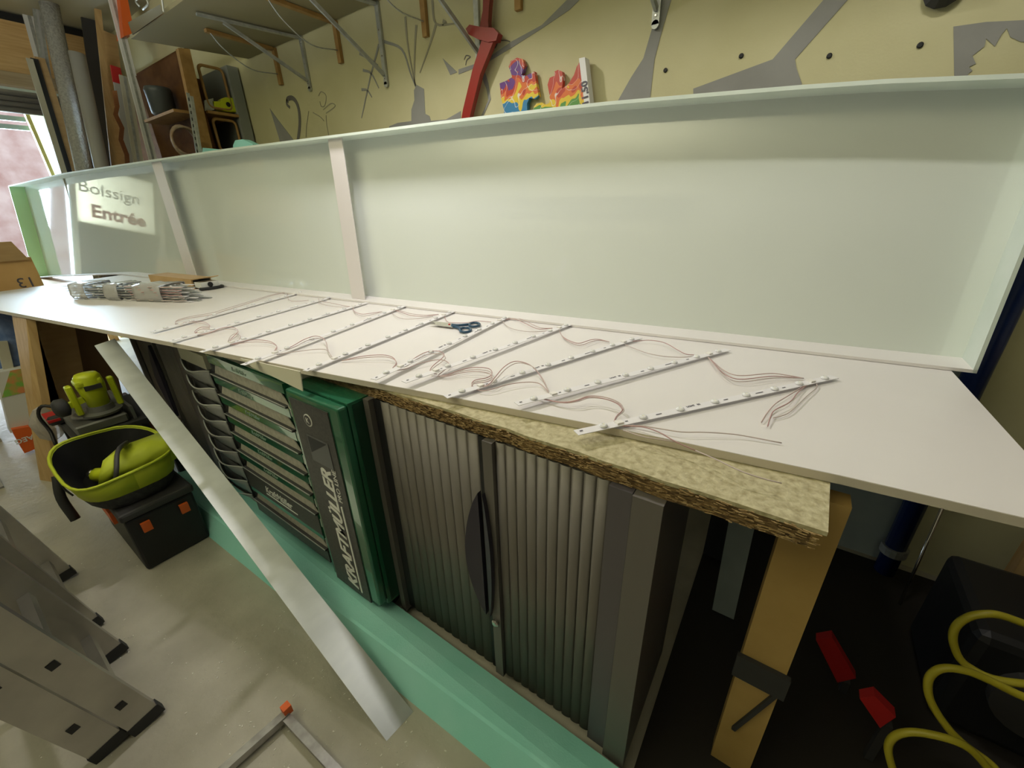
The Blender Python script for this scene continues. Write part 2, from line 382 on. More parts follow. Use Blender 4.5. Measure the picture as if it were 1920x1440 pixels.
for i, (x, zb) in enumerate(((-3.69, 2.54), (-2.90, 2.545), (-2.08, 2.53), (-1.43, 2.51))):
    e = emptyo('wooden_hook', (x, 2.19, zb), ('orange-brown wooden hook with wire arc nearest the corner', 'orange-brown wooden hook with wire arc between the first two steel brackets',
               'orange-brown wooden hook with wire arc left of the red sword', 'short orange-brown wooden hook end right of the red sword')[i], 'hook', 'wooden hooks under the high shelf')
    B().box(x - .018, 2.175, zb, x + .018, 2.198, 2.775).obj('upright', m_hook, e)
    B().box(x - .018, 1.72, 2.757, x + .018, 2.17, 2.777).obj('arm', m_hook, e)
    B().tube(smooth_path([(x, 1.74, 2.77), (x, 1.82, 2.68), (x, 1.98, 2.60), (x, 2.18, zb + .07)], 5), .004, 6).obj('wire_arc', m_galv, e, smooth=True)

# ================================================================ BENCH
PT = 1.10  # top of the white panel
PF = [UZ(x, y, PT) for x, y in ((0, 582), (312, 640), (565, 691), (861, 747), (1171, 806), (1580, 892), (1920, 972))]
pf = [Vector((p.x, p.y, PT)) for p in PF]; pf[-1] = Vector((.40, .925, PT)); pf.append(Vector((.485, .933, PT)))
left_front = pf[0] + (pf[0] - pf[1]).normalized() * 1.25
left_front.y = .06; left_front.x = -5.0
outline = [left_front] + pf + [Vector((.454, 1.96, PT)), Vector((-2.4, 1.70, PT)), Vector((-4.4, 1.50, PT)), Vector((-5.40, 1.25, PT))]
pn = B().prism([p - Vector((0, 0, .02)) for p in outline], (0, 0, .02)).obj('foam_board', m_white)
pn.name = 'foam_board'; tag(pn, 'long white foam board lying on the bench under the LED strips', 'board')
# chipboard bench top beneath
e = emptyo('bench_top', (-.5, .95, 1.045), 'rough two-layer chipboard bench top under the white panel', 'worktop')
cb = B()
N = 60; x0, x1 = -3.9, .135
fr_ = []
for i in range(N + 1):
    x = lerp(x0, x1, i / N); fr_.append((x, .735 + random.uniform(-.0035, .0035)))
cb.prism([Vector((x, y, 1.070)) for x, y in fr_] + [Vector((x1 + .008, .95, 1.070)), Vector((x1, 1.9, 1.070)), Vector((x0, 1.5, 1.070))], (0, 0, .009))
cb.obj('board_face', m_osb, e)
B().prism([Vector((x, y + random.uniform(-.002, .002), 1.033)) for x, y in fr_[:-2]] + [Vector((x1 - .02, .741, 1.033)), Vector((x1 - .012, .95, 1.033)), Vector((x1 - .01, 1.9, 1.033)), Vector((x0, 1.5, 1.033))], (0, 0, .0365)).obj('board_core', m_osbE, e)
ch = B()
for k in range(700):
    x = random.uniform(-1.1, .125); z = random.uniform(1.036, 1.076); l = random.uniform(.004, .018)
    a = random.uniform(-.35, .35); y = .734 - random.uniform(0, .004)
    ch.bar((x, y, z), (min(x + l, .13), y, z + l * a * .6), .002, .0012)
o = ch.obj('wood_chips', noisy('loose_chips', (.24, .145, .05), (.50, .36, .17), 90, .8), e); o['kind'] = 'stuff'
# cream sawn edge of the panel
eb = B()
for a, b in zip(outline[:8], outline[1:9]):
    eb.prism([a - Vector((0, .0008, .0196)), b - Vector((0, .0008, .0196)), b - Vector((0, .0008, .0006)), a - Vector((0, .0008, .0006))], (0, -.0008, 0))
eb.obj('sawn_edge', m_edge, pn)

# ---- the open tray (signbox) standing on the panel
NL = Vector((-.1, 1, -.137))
tops = []
for x, y in ((0, 345), (120, 324), (420, 279), (680, 246), (860, 222.6), (1107, 193), (1300, 176), (1610, 150), (1920, 137)):
    d = ray(x, y); q = CP + d * ((Vector((.516, 1.745, 1.1)) - CP).dot(NL) / d.dot(NL)); tops.append((q.x, q.z))
tops = [(-8.0, 1.985)] + [t for t in tops if t[0] > -7.6]
TX = [t[0] for t in tops]; TZ = [t[1] for t in tops]
XE = .516; XW = -7.9
def boty(x): return 1.745 + .1 * (x - .516)
def botz(x): return 1.1015 if x > -5.45 else max(1.1015 + (x + 5.45) * .065, .9425)
def topz(x): return interp(TX, TZ, x)
def pt(x, z, dep): # dep from the front edge backwards
    return Vector((x, boty(x) + .137 * (z - 1.1) + dep, z - dep * 0.02 if False else z))
DEP = .125
stations = [XW + (XE - XW) * i / 40 for i in range(41)]
tray = emptyo('sign_tray', (-2, 1.5, 1.1015), 'long shallow white open tray standing on its edge at the back of the bench', 'tray')
bp_ = B()
for dd_ in (DEP, DEP + .004): bp_.grid([[pt(x, lerp(botz(x) + .004, topz(x) - .004, k / 4), dd_) for k in range(5)] for x in stations])
bp_.obj('back_panel', m_acry, tray, smooth=True)
def rimstrip(zf, th, name, mat=None):
    b = B(); rows = []
    for x in stations:
        z = zf(x); rows.append([pt(x, z, 0), pt(x, z, DEP + .006), pt(x, z + th, DEP + .006), pt(x, z + th, 0), pt(x, z, 0)])
    b.grid(rows)
    bmesh.ops.remove_doubles(b.bm, verts=b.bm.verts, dist=1e-5)
    for idx in (0, -1):
        r = rows[idx][:4]
        vs = [min(b.bm.verts, key=lambda v: (v.co - q).length) for q in r]
        try: b.bm.faces.new(vs)
        except Exception: pass
    return b.obj(name, mat or m_rim, tray)
rimstrip(lambda x: topz(x) - .012, .012, 'top_rim')
rimstrip(lambda x: botz(x), .010, 'bottom_rim', m_white)
def endrim(x, th, mat, name):
    b = B(); z0 = botz(x); z1 = topz(x)
    b.hexa([pt(x, z0, 0), pt(x + th, z0, 0), pt(x + th, z0, DEP), pt(x, z0, DEP), pt(x, z1, 0), pt(x + th, z1, 0), pt(x + th, z1, DEP), pt(x, z1, DEP)])
    return b.obj(name, mat, tray)
endrim(XE - .010, .010, m_rim, 'right_rim')
endrim(XW, .010, m_acryE, 'left_rim')
# braces across the open front
def brace(xt, xb, w, name='brace'):
    b = B(); zt = topz(xt) - .0125; zb = botz(xb) + .0105
    b.hexa([pt(xb - w, zb, .028), pt(xb + w, zb, .028), pt(xb + w, zb, .032), pt(xb - w, zb, .032), pt(xt - w, zt, .028), pt(xt + w, zt, .028), pt(xt + w, zt, .032), pt(xt - w, zt, .032)])
    return b.obj(name, m_brace, tray)
def front_x(x, y):
    d = ray(x, y); return (CP + d * ((Vector((.516, 1.745, 1.1)) - CP).dot(NL) / d.dot(NL))).x
brace(front_x(619, 263), front_x(665, 566), .056)
brace(front_x(284, 303), front_x(352, 512), .075)

# ---- LED strips
EPS = [((1080, 811), (1565, 706)), ((968, 757), (1364, 655)), ((835, 744), (1200, 632)), ((757, 716), (1074, 606)), ((700, 711), (956, 592)),
       ((572, 695), (854, 582)), ((455, 684), (760, 573)), ((376, 660), (688, 567)), ((318, 640), (628, 555)), ((285, 622), (575, 545))]
LIFT = [.004, .014, .006, .018, .016, .006, .012, .005, .007, .005]
SLAB = ['white LED strip nearest the bare right end, loose wires at both its ends', 'white LED strip second from the right end, arched clear of the panel',
        'white LED strip third from the right end of the row', 'white LED strip fourth from the right, arched clear of the panel with a wide shadow',
        'white LED strip just right of the scissors', 'white LED strip just left of the scissors, its tip by the blades',
        'white LED strip fourth from the left end of the row, over the green tool chest', 'white LED strip third from the left end of the row',
        'white LED strip second from the left end of the row', 'leftmost white LED strip of the row, nearest the wrapped bundle']
bend = lambda t: 4 * t * (1 - t)
strips = []
SW = .0125
lens_me = None
for i, (a, bb) in enumerate(EPS):
    lift = LIFT[i]
    z0 = PT + .006; A = UZ(*a, z0 + lift); Bv = UZ(*bb, z0 + .004)
    root = emptyo('led_strip', (A.x, A.y, PT), SLAB[i], 'light strip', 'LED strips laid across the white panel')
    d = (Bv - A); L = d.length; dn = d.normalized(); sd = dn.cross(Vector((0, 0, 1))).normalized()
    n = 16
    def sp(t, off=0, h=0): return A + d * t + sd * off + Vector((0, 0, h))
    bd = B()
    rows = []
    for k in range(n + 1):
        t = k / n
        rows.append([sp(t, -SW, 0), sp(t, SW, 0)])
    bd.grid(rows); bd.solid(.0016)
    bd.obj('strip_board', m_strip, root)
    # notch at both tips
    B().box(0, 0, 0, .008, .003, .0006).obj('end_slot', m_ink, root)
    sl = bpy.data.objects[COL.objects[-1].name]
    sl.data.transform(root_inv := Matrix.Translation(Vector(root.location)))
    sl.data.transform(Matrix.Translation(-Vector(root.location)))
    mm = Matrix((dn, sd, Vector((0, 0, 1)))).transposed().to_4x4(); mm.translation = sp(.012, -.003, .0009)
    sl.data.transform(Matrix.Translation(Vector(root.location))); sl.data.transform(mm); sl.data.transform(Matrix.Translation(-Vector(root.location)))
    ts = [.062, .19, .315, .44, .562, .685, .81, .94]
    if i == 0: ts = [.085, .215, .345, .475, .60, .72, .83, .95]
    for t in ts:
        if lens_me is None:
            lb = B(); lb.lathe((0, 0, 0), (0, 0, 1), [(0, .0102), (.002, .0108), (.005, .0094), (.0072, .006), (.0066, .0035), (.005, .001)], 14)
            lb.obj('lens', m_lens, None, smooth=True); tmp = bpy.data.objects[COL.objects[-1].name]; lens_me = tmp.data
            bpy.data.objects.remove(tmp)
            cb2 = B(); cb2.box(-.0025, -.0025, .0, .0025, .0025, .001); cb2.obj('led_chip', m_led); tmp = bpy.data.objects[COL.objects[-1].name]; chip_me = tmp.data; bpy.data.objects.remove(tmp)
        l = bpy.data.objects.new('lens', lens_me); COL.objects.link(l); l.parent = root; l.location = sp(t, 0, .0010) - Vector(root.location)
        if i < 4:
            c = bpy.data.objects.new('led_chip', chip_me); COL.objects.link(c); c.parent = l; c.location = (0, 0, .0056)
    for t in (.135, .885):
        q = sp(t, 0, .001)
        B().bar(q - dn * .009, q + dn * .009, .016, .009).obj('connector', m_conn, root)
    # printed marks
    mk = B()
    for t, l in ((.16, .006), (.27, .014), (.52, .012), (.655, .022), (.76, .01)):
        q = sp(t, random.uniform(-.002, .002), .0010); mk.bar(q - dn * l * .6, q + dn * l * .6, .0024, .0006)
    o = mk.obj('printed_marks', m_ink, root)
    if i < 5:
        text('printed_word', 'LIGHT   BS', .0095, sp(.375, -.0035, .0010) if True else 0, dn, -sd if False else Vector((0, 0, 1)).cross(dn), m_ink, root, .0003)
    strips.append(root)

def wire(i, base, scale, pts, mat, h=.006, hump=.0, r=.0015):
    P = []
    n = len(pts)
    for k, (a, b) in enumerate(pts):
        t = k / (n - 1); z = PT + .004 + h * .3 + hump * math.sin(math.pi * t)
        P.append(UZ(base[0] + a / scale, base[1] + b / scale, z))
    B().tube(smooth_path(P, 5), r, 5).obj('wire', mat, strips[i], smooth=True)
c8 = (1080, 600); c7 = (640, 540); c6 = (240, 480)
s = 3.84
def bundle(i, base, pts, mats, hump=.0, off=((0, 0), (8, 14), (-10, 10))):
    for k, m in enumerate(mats):
        ox, oy = off[k]
        n = len(pts)
        wire(i, base, s, [(a + ox * math.sin(math.pi * j / (n - 1)), b + oy * math.sin(math.pi * j / (n - 1))) for j, (a, b) in enumerate(pts)], m, .006 + .002 * k, hump)
bundle(0, c8, [(270, 740), (295, 690), (340, 640), (300, 590), (200, 555), (90, 548), (0, 578), (-110, 590), (-300, 555)], (m_wireP, m_wireW, m_wireR), .02)
bundle(0, c8, [(300, 762), (450, 760), (600, 782), (760, 806), (900, 808), (1050, 815), (1200, 832), (1480, 885)], (m_wireW,), .008)
bundle(0, c8, [(300, 762), (480, 770), (600, 810), (720, 878), (860, 940)], (m_wireR,), .01)
bundle(0, c8, [(860, 940), (1000, 1000), (1180, 1085), (1340, 1140), (1480, 1175)], (m_wireW,), .005)
bundle(0, c8, [(340, 795), (480, 840), (600, 860), (710, 878)], (m_wireW,), .003)
bundle(0, c8, [(1690, 430), (1600, 500), (1520, 550), (1440, 600), (1380, 665), (1335, 735)], (m_wireP,), .006)
bundle(0, c8, [(1700, 435), (1600, 520), (1540, 590), (1430, 650), (1400, 700), (1380, 765)], (m_wireR,), .006)
bundle(0, c8, [(1710, 440), (1735, 480), (1660, 550), (1550, 655), (1480, 690), (1420, 705)], (m_wireW,), .002)
bundle(1, c8, [(940, 255), (1000, 310), (1060, 360), (1130, 393), (1220, 400), (1400, 385), (1520, 398), (1640, 420)], (m_wireP, m_wireR, m_wireW), .006, ((0, 0), (0, 26), (0, 44)))
bundle(2, c8, [(360, 155), (450, 150), (540, 146), (640, 165), (730, 215), (790, 245), (850, 252)], (m_wireR,), .01)
bundle(2, c8, [(350, 175), (420, 205), (520, 240), (640, 262), (760, 268), (840, 262)], (m_wireW,), .006)
bundle(1, c7, [(1500, 765), (1450, 660), (1380, 570), (1310, 535), (1240, 530), (1170, 570), (1100, 650), (1060, 695), (985, 720)], (m_wireR, m_wireW), .03, ((0, 0), (18, 12)))
bundle(1, c7, [(1500, 760), (1430, 690), (1330, 678), (1200, 695), (1080, 730), (1000, 738), (940, 715)], (m_wireP,), .01)
bundle(2, c7, [(985, 720), (940, 700), (960, 665), (1050, 645), (1085, 615), (1060, 580), (960, 572), (860, 590), (760, 625), (690, 635)], (m_wireR, m_wireW, m_wireP), .012, ((0, 0), (0, 18), (0, 34)))
bundle(3, c7, [(690, 620), (640, 600), (660, 560), (720, 510), (740, 480), (700, 455), (610, 462), (520, 510), (470, 555), (400, 580)], (m_wireR, m_wireW), .02, ((0, 0), (10, 20)))
bundle(3, c7, [(700, 625), (775, 560), (750, 525), (680, 518), (560, 545), (470, 580), (390, 595)], (m_wireP,), .01)
bundle(4, c7, [(370, 575), (395, 540), (370, 500), (300, 482), (180, 488), (80, 505), (0, 525)], (m_wireR, m_wireP), .012)
bundle(5, c6, [(1480, 755), (1450, 700), (1425, 675), (1350, 672), (1240, 685), (1070, 710)], (m_wireW,), .008)
bundle(5, c6, [(1480, 745), (1440, 680), (1415, 600), (1350, 577), (1270, 600), (1190, 645), (1120, 675), (1050, 695)], (m_wireR, m_wireW), .02)
bundle(6, c6, [(1050, 690), (1070, 650), (1030, 618), (950, 605), (870, 608), (790, 625), (735, 640)], (m_wireR, m_wireP), .01)
bundle(7, c6, [(735, 640), (740, 600), (790, 545), (760, 515), (680, 518), (600, 548), (500, 572)], (m_wireR, m_wireW), .012)
bundle(7, c6, [(790, 615), (810, 580), (780, 560), (740, 575), (720, 615)], (m_wireW,), .006)
bundle(8, c6, [(560, 545), (480, 550), (520, 515), (590, 510), (560, 480), (500, 472), (430, 475), (340, 490)], (m_wireR, m_wireP), .008)
bundle(9, c6, [(340, 490), (350, 465), (430, 440), (600, 410), (720, 375), (900, 320), (1050, 275), (1150, 262)], (m_wireW, m_wireP), .008, ((0, 0), (0, 12)))
bundle(9, c6, [(1150, 270), (1152, 300), (1170, 322), (1230, 325), (1300, 318)], (m_wireP,), .004)
bundle(8, c6, [(1370, 305), (1380, 340), (1450, 358), (1530, 368), (1600, 365)], (m_wireW, m_wireP), .006, ((0, 0), (0, -22)))
bundle(7, c6, [(1620, 360), (1625, 395), (1680, 418), (1750, 412), (1830, 400)], (m_wireR, m_wireW), .004)
bundle(6, c7, [(355, 155), (380, 195), (440, 220), (530, 222), (660, 205)], (m_wireW,), .005)
bundle(6, c7, [(365, 155), (430, 165), (500, 185), (600, 195), (700, 190)], (m_wireP, m_wireR), .005, ((0, 0), (0, 12)))
bundle(5, c7, [(740, 200), (760, 240), (800, 250), (900, 250), (980, 238), (1080, 245)], (m_wireR,), .003)
bundle(4, c7, [(1155, 235), (1200, 280), (1280, 305), (1380, 315), (1500, 308)], (m_wireW,), .004)
bundle(4, c7, [(1180, 228), (1250, 215), (1320, 235), (1390, 270), (1440, 288), (1520, 290)], (m_wireP, m_wireR), .006, ((0, 0), (-10, 14)))
bundle(3, c7, [(1565, 298), (1590, 345), (1640, 378), (1710, 398), (1790, 375), (1850, 370), (1930, 388)], (m_wireR, m_wireP), .006)

# ---- scissors
sc = emptyo('scissors', UZ(860, 612, PT), 'scissors with dark blue handles lying between two LED strips', 'scissors')
P = lambda x, y, z=.006: UZ(640 + x / 3.84, 540 + y / 3.84, PT + z)
B().prism([P(620, 240), P(700, 245), P(800, 258), P(800, 275), P(700, 262)], (0, 0, .002)).obj('blade', m_steel, sc)
B().prism([P(622, 262, .009), P(700, 258, .009), P(795, 268, .009), P(800, 285, .009), P(700, 272, .009)], (0, 0, .002)).obj('blade', m_steel, sc)
B().lathe(P(778, 262, .011), (0, 0, 1), [(0, .006), (.003, .005)], 12).obj('pivot', m_red, sc)
def ringloop(cx, cy, rx, ry, rot, arm):
    pts = []
    for k in range(20):
        a = k / 20 * 2 * math.pi; x = rx * math.cos(a); y = ry * math.sin(a)
        pts.append(P(cx + x * math.cos(rot) - y * math.sin(rot), cy + x * math.sin(rot) + y * math.cos(rot), .008))
    b = B().tube(pts, .0058, 8, close=True)
    ar = [P(x, y, .009) for x, y in arm]
    b.tube(smooth_path(ar, 4), .006, 8, radii=[.0065] * (4 * (len(ar) - 1) + 1))
    b.obj('handle', m_scis, sc, smooth=True)
ringloop(958, 264, 38, 14, -.05, [(795, 265), (850, 268), (920, 262)])
ringloop(893, 302, 40, 16, -.02, [(795, 275), (840, 285), (860, 298)])

# ---- wrapped bundle of strips
bd = emptyo('strip_bundle', UZ(240, 560, PT), 'stack of LED strips wrapped in clear film at the left of the panel', 'light strips')
A = UZ(136, 560, PT); Bq = UZ(345, 567, PT)
d = (Bq - A).normalized(); sd = Vector((-d.y, d.x, 0))
for k in range(6):
    for j in range(4):
        off = sd * (.010 + .042 * j); st = d * (random.uniform(-.03, .03) + (.05 - .02 * k))
        z = .004 + k * .0165
        a = A + off + st + Vector((0, 0, z)); b = Bq + off + st + Vector((0, 0, z))
        B().bar(a, b, .024, .003).obj('strip_board', m_strip if (k + j) % 2 == 0 else m_galv, bd)
        if j == 0 or k == 5:
            lb = B()
            for q in range(8): lb.lathe(a.lerp(b, .06 + .12 * q) + Vector((0, 0, .002)), (0, 0, 1), [(0, .009), (.004, .0085), (.007, .004)], 8)
            lb.obj('lenses', m_lens, bd, smooth=True)['kind'] = 'stuff'
    w = []
    for q in range(14):
        t = q / 13; w.append(A + d * (.55 + .45 * t) + Vector((0, 0, .012 + k * .0165)) + sd * (-.010 + .012 * math.sin(q * 2.1 + k)))
    B().tube(smooth_path(w, 3), .003, 5).obj('wire', random.choice((m_wireR, m_wireP, m_wireW)), bd, smooth=True)
for t0, t1 in ((.04, .18), (.36, .48), (.62, .86)):
    rows = []
    for q in range(9):
        t = lerp(t0, t1, q / 8); c = A + d * ((Bq - A).length * t); r = []
        for kx, kz in ((-.014, .0), (-.022, .03), (-.022, .06), (-.016, .096), (.03, .108), (.08, .106), (.15, .104), (.162, .05), (.158, .0)):
            r.append(c + sd * (kx + random.uniform(-.004, .004)) + Vector((0, 0, max(.002, kz + random.uniform(-.004, .004)))))
        rows.append(r)
    B().grid(rows).solid(.001).obj('film_wrap', m_clearwrap, bd, smooth=True)

# ---- flat cardboard box with adapter
fb = emptyo('cardboard_box', UZ(330, 535, PT), 'flat open cardboard box lying behind the wrapped strip bundle', 'box')
q0 = Vector((-4.35, 1.10, PT)); q1 = Vector((-3.69, 1.165, PT)); q2 = Vector((-3.70, 1.30, PT)); q3 = q0 + (q2 - q1)
hb = Vector((0, 0, .075))
B().hexa([q0, q1, q2, q3, q0 + hb, q1 + hb, q2 + hb, q3 + hb]).obj('carton', m_card, fb)
dd = (q1 - q0).normalized()
B().hexa([q1 + dd * .002 + hb * .9, q2 + dd * .002 + hb * .9, q2 + dd * .12 + hb * 1.15, q1 + dd * .12 + hb * 1.15,
          q1 + dd * .002 + hb * .96, q2 + dd * .002 + hb * .96, q2 + dd * .12 + hb * 1.22, q1 + dd * .12 + hb * 1.22]).obj('flap', m_card, fb)
B().hexa([q1.lerp(q2, .08) + dd * .003 + hb * .08, q1.lerp(q2, .92) + dd * .003 + hb * .08, q1.lerp(q2, .92) + dd * .006 + hb * .08, q1.lerp(q2, .08) + dd * .006 + hb * .08,
          q1.lerp(q2, .08) + dd * .003 + hb * .88, q1.lerp(q2, .92) + dd * .003 + hb * .88, q1.lerp(q2, .92) + dd * .006 + hb * .88, q1.lerp(q2, .08) + dd * .006 + hb * .88]).obj('open_end', m_black, fb)
ad = emptyo('power_adapter', q1.lerp(q2, .5) + dd * .1, 'black power adapter and cable poking out of the flat cardboard box', 'adapter')
cc = q1.lerp(q2, .5) + dd * .07
B().bar(cc - dd * .05 + Vector((0, 0, .035)), cc + dd * .04 + Vector((0, 0, .035)), .12, .04).obj('adapter_body', m_whitepl, ad)
B().lathe(cc + dd * .041 + Vector((0, 0, .035)), dd, [(0, .018), (.004, .018)], 12).obj('socket', m_black, ad)
pts = [cc + dd * (.05 + .03 * math.sin(a)) + (q2 - q1) * .55 * math.cos(a) + Vector((0, 0, .012)) for a in [k * math.pi / 8 for k in range(-1, 10)]]
B().tube(smooth_path(pts, 3), .011, 8).obj('cable', m_black, ad, smooth=True)

# ================================================================ UNDER THE BENCH
def tambour(xl, xr, xc, y, zt, label, grp, nl, nr, bottom=.035, depth=.42):
    e = emptyo('tambour_cabinet', ((xl + xr) / 2, y + depth / 2, 0), label, 'cabinet', grp)
    B().box(xl, y + .03, bottom, xr, y + depth, zt).obj('body', m_tambF, e)
    B().box(xl, y - .002, bottom, xl + .028, y + .03, zt).obj('side_frame', m_tambF, e)
    B().box(xr - .065, y - .002, bottom, xr, y + .03, zt).obj('side_frame', m_tambF, e)
    B().box(xl + .028, y + .018, bottom + .02, xl + .065, y + .03, zt).obj('shadow_gap', m_black, e)
    B().box(xc - .012, y + .016, bottom + .02, xc + .010, y + .03, zt).obj('centre_gap', m_black, e)
    B().box(xr - .120, y + .004, bottom + .02, xr - .067, y + .03, zt).obj('inner_stile', principled('violet_grey_steel', (.12, .108, .118), .45, .2), e)
    B().box(xc + .012, y + .002, bottom + .02, xc + .045, y + .03, zt).obj('door_edge', m_tambF, e)
    def slats(a, b, n):
        for k in range(n):
            x0 = lerp(a, b, k / n) + .0008; x1 = lerp(a, b, (k + 1) / n) - .0008
            rows = []
            for z in (bottom + .02, zt):
                rows.append([Vector((lerp(x0, x1, t / 5), y + .022 - .0065 * math.sin(math.pi * min(1, (t / 5) * .75 + .25)) ** .7 if True else 0, z)) for t in range(6)])
            B().grid(rows).solid(-.002).obj('slat', m_tamb, e, smooth=True)
    slats(xl + .066, xc - .013, nl); slats(xc + .046, xr - .122, nr)
    def lens(side, w, mat):
        pts = []
        for k in range(17):
            t = k / 16; z = lerp(.36, .86, t); pts.append((side * w * math.sin(math.pi * t) ** .8, z))
        x0 = xc - .004 if side < 0 else xc + .012
        poly = [Vector((x0 + a, y - .012 - abs(a) * .25, z)) for a, z in pts] + [Vector((x0, y - .012, lerp(.86, .36, k / 6))) for k in range(1, 6)]
        B().prism(poly, (0, .016, 0)).obj('handle', mat, e)
    lens(-1, .055, m_purp); lens(1, .022, m_purp)
    B().lathe((xc + .028, y - .0, .335), (0, -1, 0), [(0, .013), (.008, .013), (.012, .008)], 14).obj('lock', m_steel, e)
    B().box(xl + .02, y + .05, 0, xr - .02, y + depth - .02, bottom).obj('plinth', m_black, e)
    return e
tambour(-1.105, -.127, -.617, .713, 1.032, 'silver tambour cabinet right of the green tool chest, under the chipboard bench', 'silver tambour cabinets', 10, 10)
tambour(-3.72, -2.78, -3.285, .713, 1.032, 'silver tambour cabinet far left, partly behind the long aluminium bar', 'silver tambour cabinets', 10, 10)

# smoky drawer tower
dt = emptyo('drawer_tower', (-2.57, .85, 0), 'narrow tower of smoky plastic drawers between left cabinet and green tool chest', 'drawers')
B().box(-2.755, .72, .02, -2.375, 1.08, .955).obj('carcass', principled('tower_grey', (.20, .20, .20), .5), dt)
B().box(-2.74, .70, .875, -2.40, .72, .95).obj('label_card', m_paper, dt)
for k in range(9):
    zc = .83 - k * .098
    rows = []
    for zz, bul in ((zc - .066, .004), (zc - .03, .022), (zc + .008, .035), (zc + .030, .042)):
        rows.append([Vector((lerp(-2.75, -2.38, t / 10), .715 - bul * (math.sin(math.pi * t / 10) * .8 + .2) - .006, zz + .012 * math.cos(2 * math.pi * t / 10) * (1 if zz > zc + .02 else 0))) for t in range(11)])
    dr = B().grid(rows).solid(-.003).obj('drawer', m_drawer, dt, smooth=True)
    top = rows[-1]
    B().tube(top, .004, 6).obj('drawer_lip', m_drawer2, dr, smooth=True)

# green tool chest
GY = .64; GL, GR = -2.165, -1.108; G0, G1 = .115, 1.035
tc_ = emptyo('tool_chest', (-1.64, .9, 0), 'dark green tool chest with seven open-handled drawers and a lettered black door', 'tool chest')
B().box(GL, GY + .015, G0, GR, 1.12, G1).obj('body', m_green, tc_)
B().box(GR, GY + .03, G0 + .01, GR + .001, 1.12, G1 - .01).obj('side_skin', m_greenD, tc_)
for x, y in ((GL + .08, .72), (GR - .08, .72), (GL + .08, 1.02), (GR - .08, 1.02)):
    B().lathe((x - .02, y, .058), (1, 0, 0), [(0, .056), (.035, .056)], 16).obj('castor', m_dk, tc_)
DL, DR = GL + .035, -1.475
zt = 1.033; pitch = .102
for k in range(7):
    h = pitch if k < 6 else .20
    zb_ = zt - h
    dr = B().box(DL, GY - .004, zb_ + .058, DR, GY + .016, zt - .004).obj('drawer', m_green if k != 5 else m_green, tc_)
    # slanting dusty recess under the lip, trapezoid at the right
    B().prism([Vector((DL + .012, GY + .006, zb_ + .004)), Vector((DR - .006, GY + .006, zb_ + .004)), Vector((DR - .07, GY + .012, zb_ + .060)), Vector((DL + .04, GY + .012, zb_ + .060))], (0, -.004, 0)).obj('handle_recess', m_recess, dr)
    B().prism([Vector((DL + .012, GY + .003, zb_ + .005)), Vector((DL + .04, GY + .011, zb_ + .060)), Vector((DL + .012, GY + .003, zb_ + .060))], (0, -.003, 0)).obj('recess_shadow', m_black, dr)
    B().box(DL + .006, GY - .012, zb_ - .002, DR - .002, GY + .004, zb_ + .006).obj('handle_lip', m_char, dr)
    B().tube([(DL + .006, GY - .013, zb_ + .006), (DR - .002, GY - .013, zb_ + .006)], .0022, 6).obj('bright_edge', m_galv, dr)
    text('drawer_lettering', 'KraftMüller', .028, ((DL + DR) / 2 - .09, GY - .0045, zt - .036), (1, 0, 0), (0, 0, 1), m_greyprint, dr, .0006, .2)
    zt = zb_
B().box(DL, GY - .006, zt + .085, DR, GY - .0035, zt + .197).obj('black_plate', m_panelblk, tc_)
text('plate_lettering', 'KraftMüller', .052, ((DL + DR) / 2 - .14, GY - .0065, zt + .125), (1, 0, 0), (0, 0, 1), m_print, tc_, .0008, .2, bold=.0008)
B().box((DL + DR) / 2 - .14, GY - .008, zt + .110, (DL + DR) / 2 + .14, GY - .006, zt + .115).obj('plate_underline', m_print, tc_)
B().box(DL, GY - .004, G0 + .03, DR, GY + .016, zt - .008).obj('bottom_panel', m_panelblk, tc_)
# latch column
for k in range(7):
    B().box(DR + .012, GY - .006, .90 - k * .107, DR + .020, GY + .016, .94 - k * .107).obj('runner_catch', m_galv, tc_)
B().box(DR + .008, GY - .001, .84, DR + .045, GY + .016, .99).obj('lock_plate', m_black, tc_)
B().lathe((DR + .028, GY - .001, .945), (0, -1, 0), [(0, .012), (.01, .011), (.012, .006)], 12).obj('key_lock', m_steel, tc_)
# right door column
B().box(-1.425, GY - .022, G0 + .02, GR, GY + .014, G1 - .005).bevel(.008, 2).obj('door_frame', m_green, tc_)
door = B().box(-1.398, GY - .026, .125, -1.165, GY - .021, 1.005).obj('door_panel', m_panelblk, tc_)
B().lathe((-1.30, GY - .0262, .94), (0, -1, 0), [(0, .024), (.002, .024)], 20).obj('round_badge', m_print, door)
B().lathe((-1.30, GY - .0284, .94), (0, -1, 0), [(0, .020), (.001, .020)], 20).obj('badge_centre', m_panelblk, door)
text('badge_letter', 'K', .03, (-1.31, GY - .0296, .93), (1, 0, 0), (0, 0, 1), m_print, door, .0004)
hx0, hx1, hz0, hz1 = -1.335, -1.205, .765, .875
B().prism([Vector((hx0, GY - .028, hz0)), Vector((hx1, GY - .028, hz0)), Vector((hx1, GY - .028, hz1)), Vector((hx0, GY - .028, hz1))], (0, .002, 0)).obj('grip_frame', principled('grip_grey', (.10, .10, .105), .4), door)
B().prism([Vector((hx0 + .006, GY - .029, hz0 + .035)), Vector((hx1 - .01, GY - .029, hz1 - .006)), Vector((hx0 + .006, GY - .029, hz1 - .006))], (0, .001, 0)).obj('grip_hollow', m_black, door)
text('door_lettering', 'KRAFTMÜLLER', .090, (-1.235, GY - .027, .155), (0, 0, 1), (-1, 0, 0), m_print, door, .001, .25, bold=.0022)
B().box(-1.218, GY - .029, .155, -1.208, GY - .026, .60).obj('lettering_underline', m_print, door)
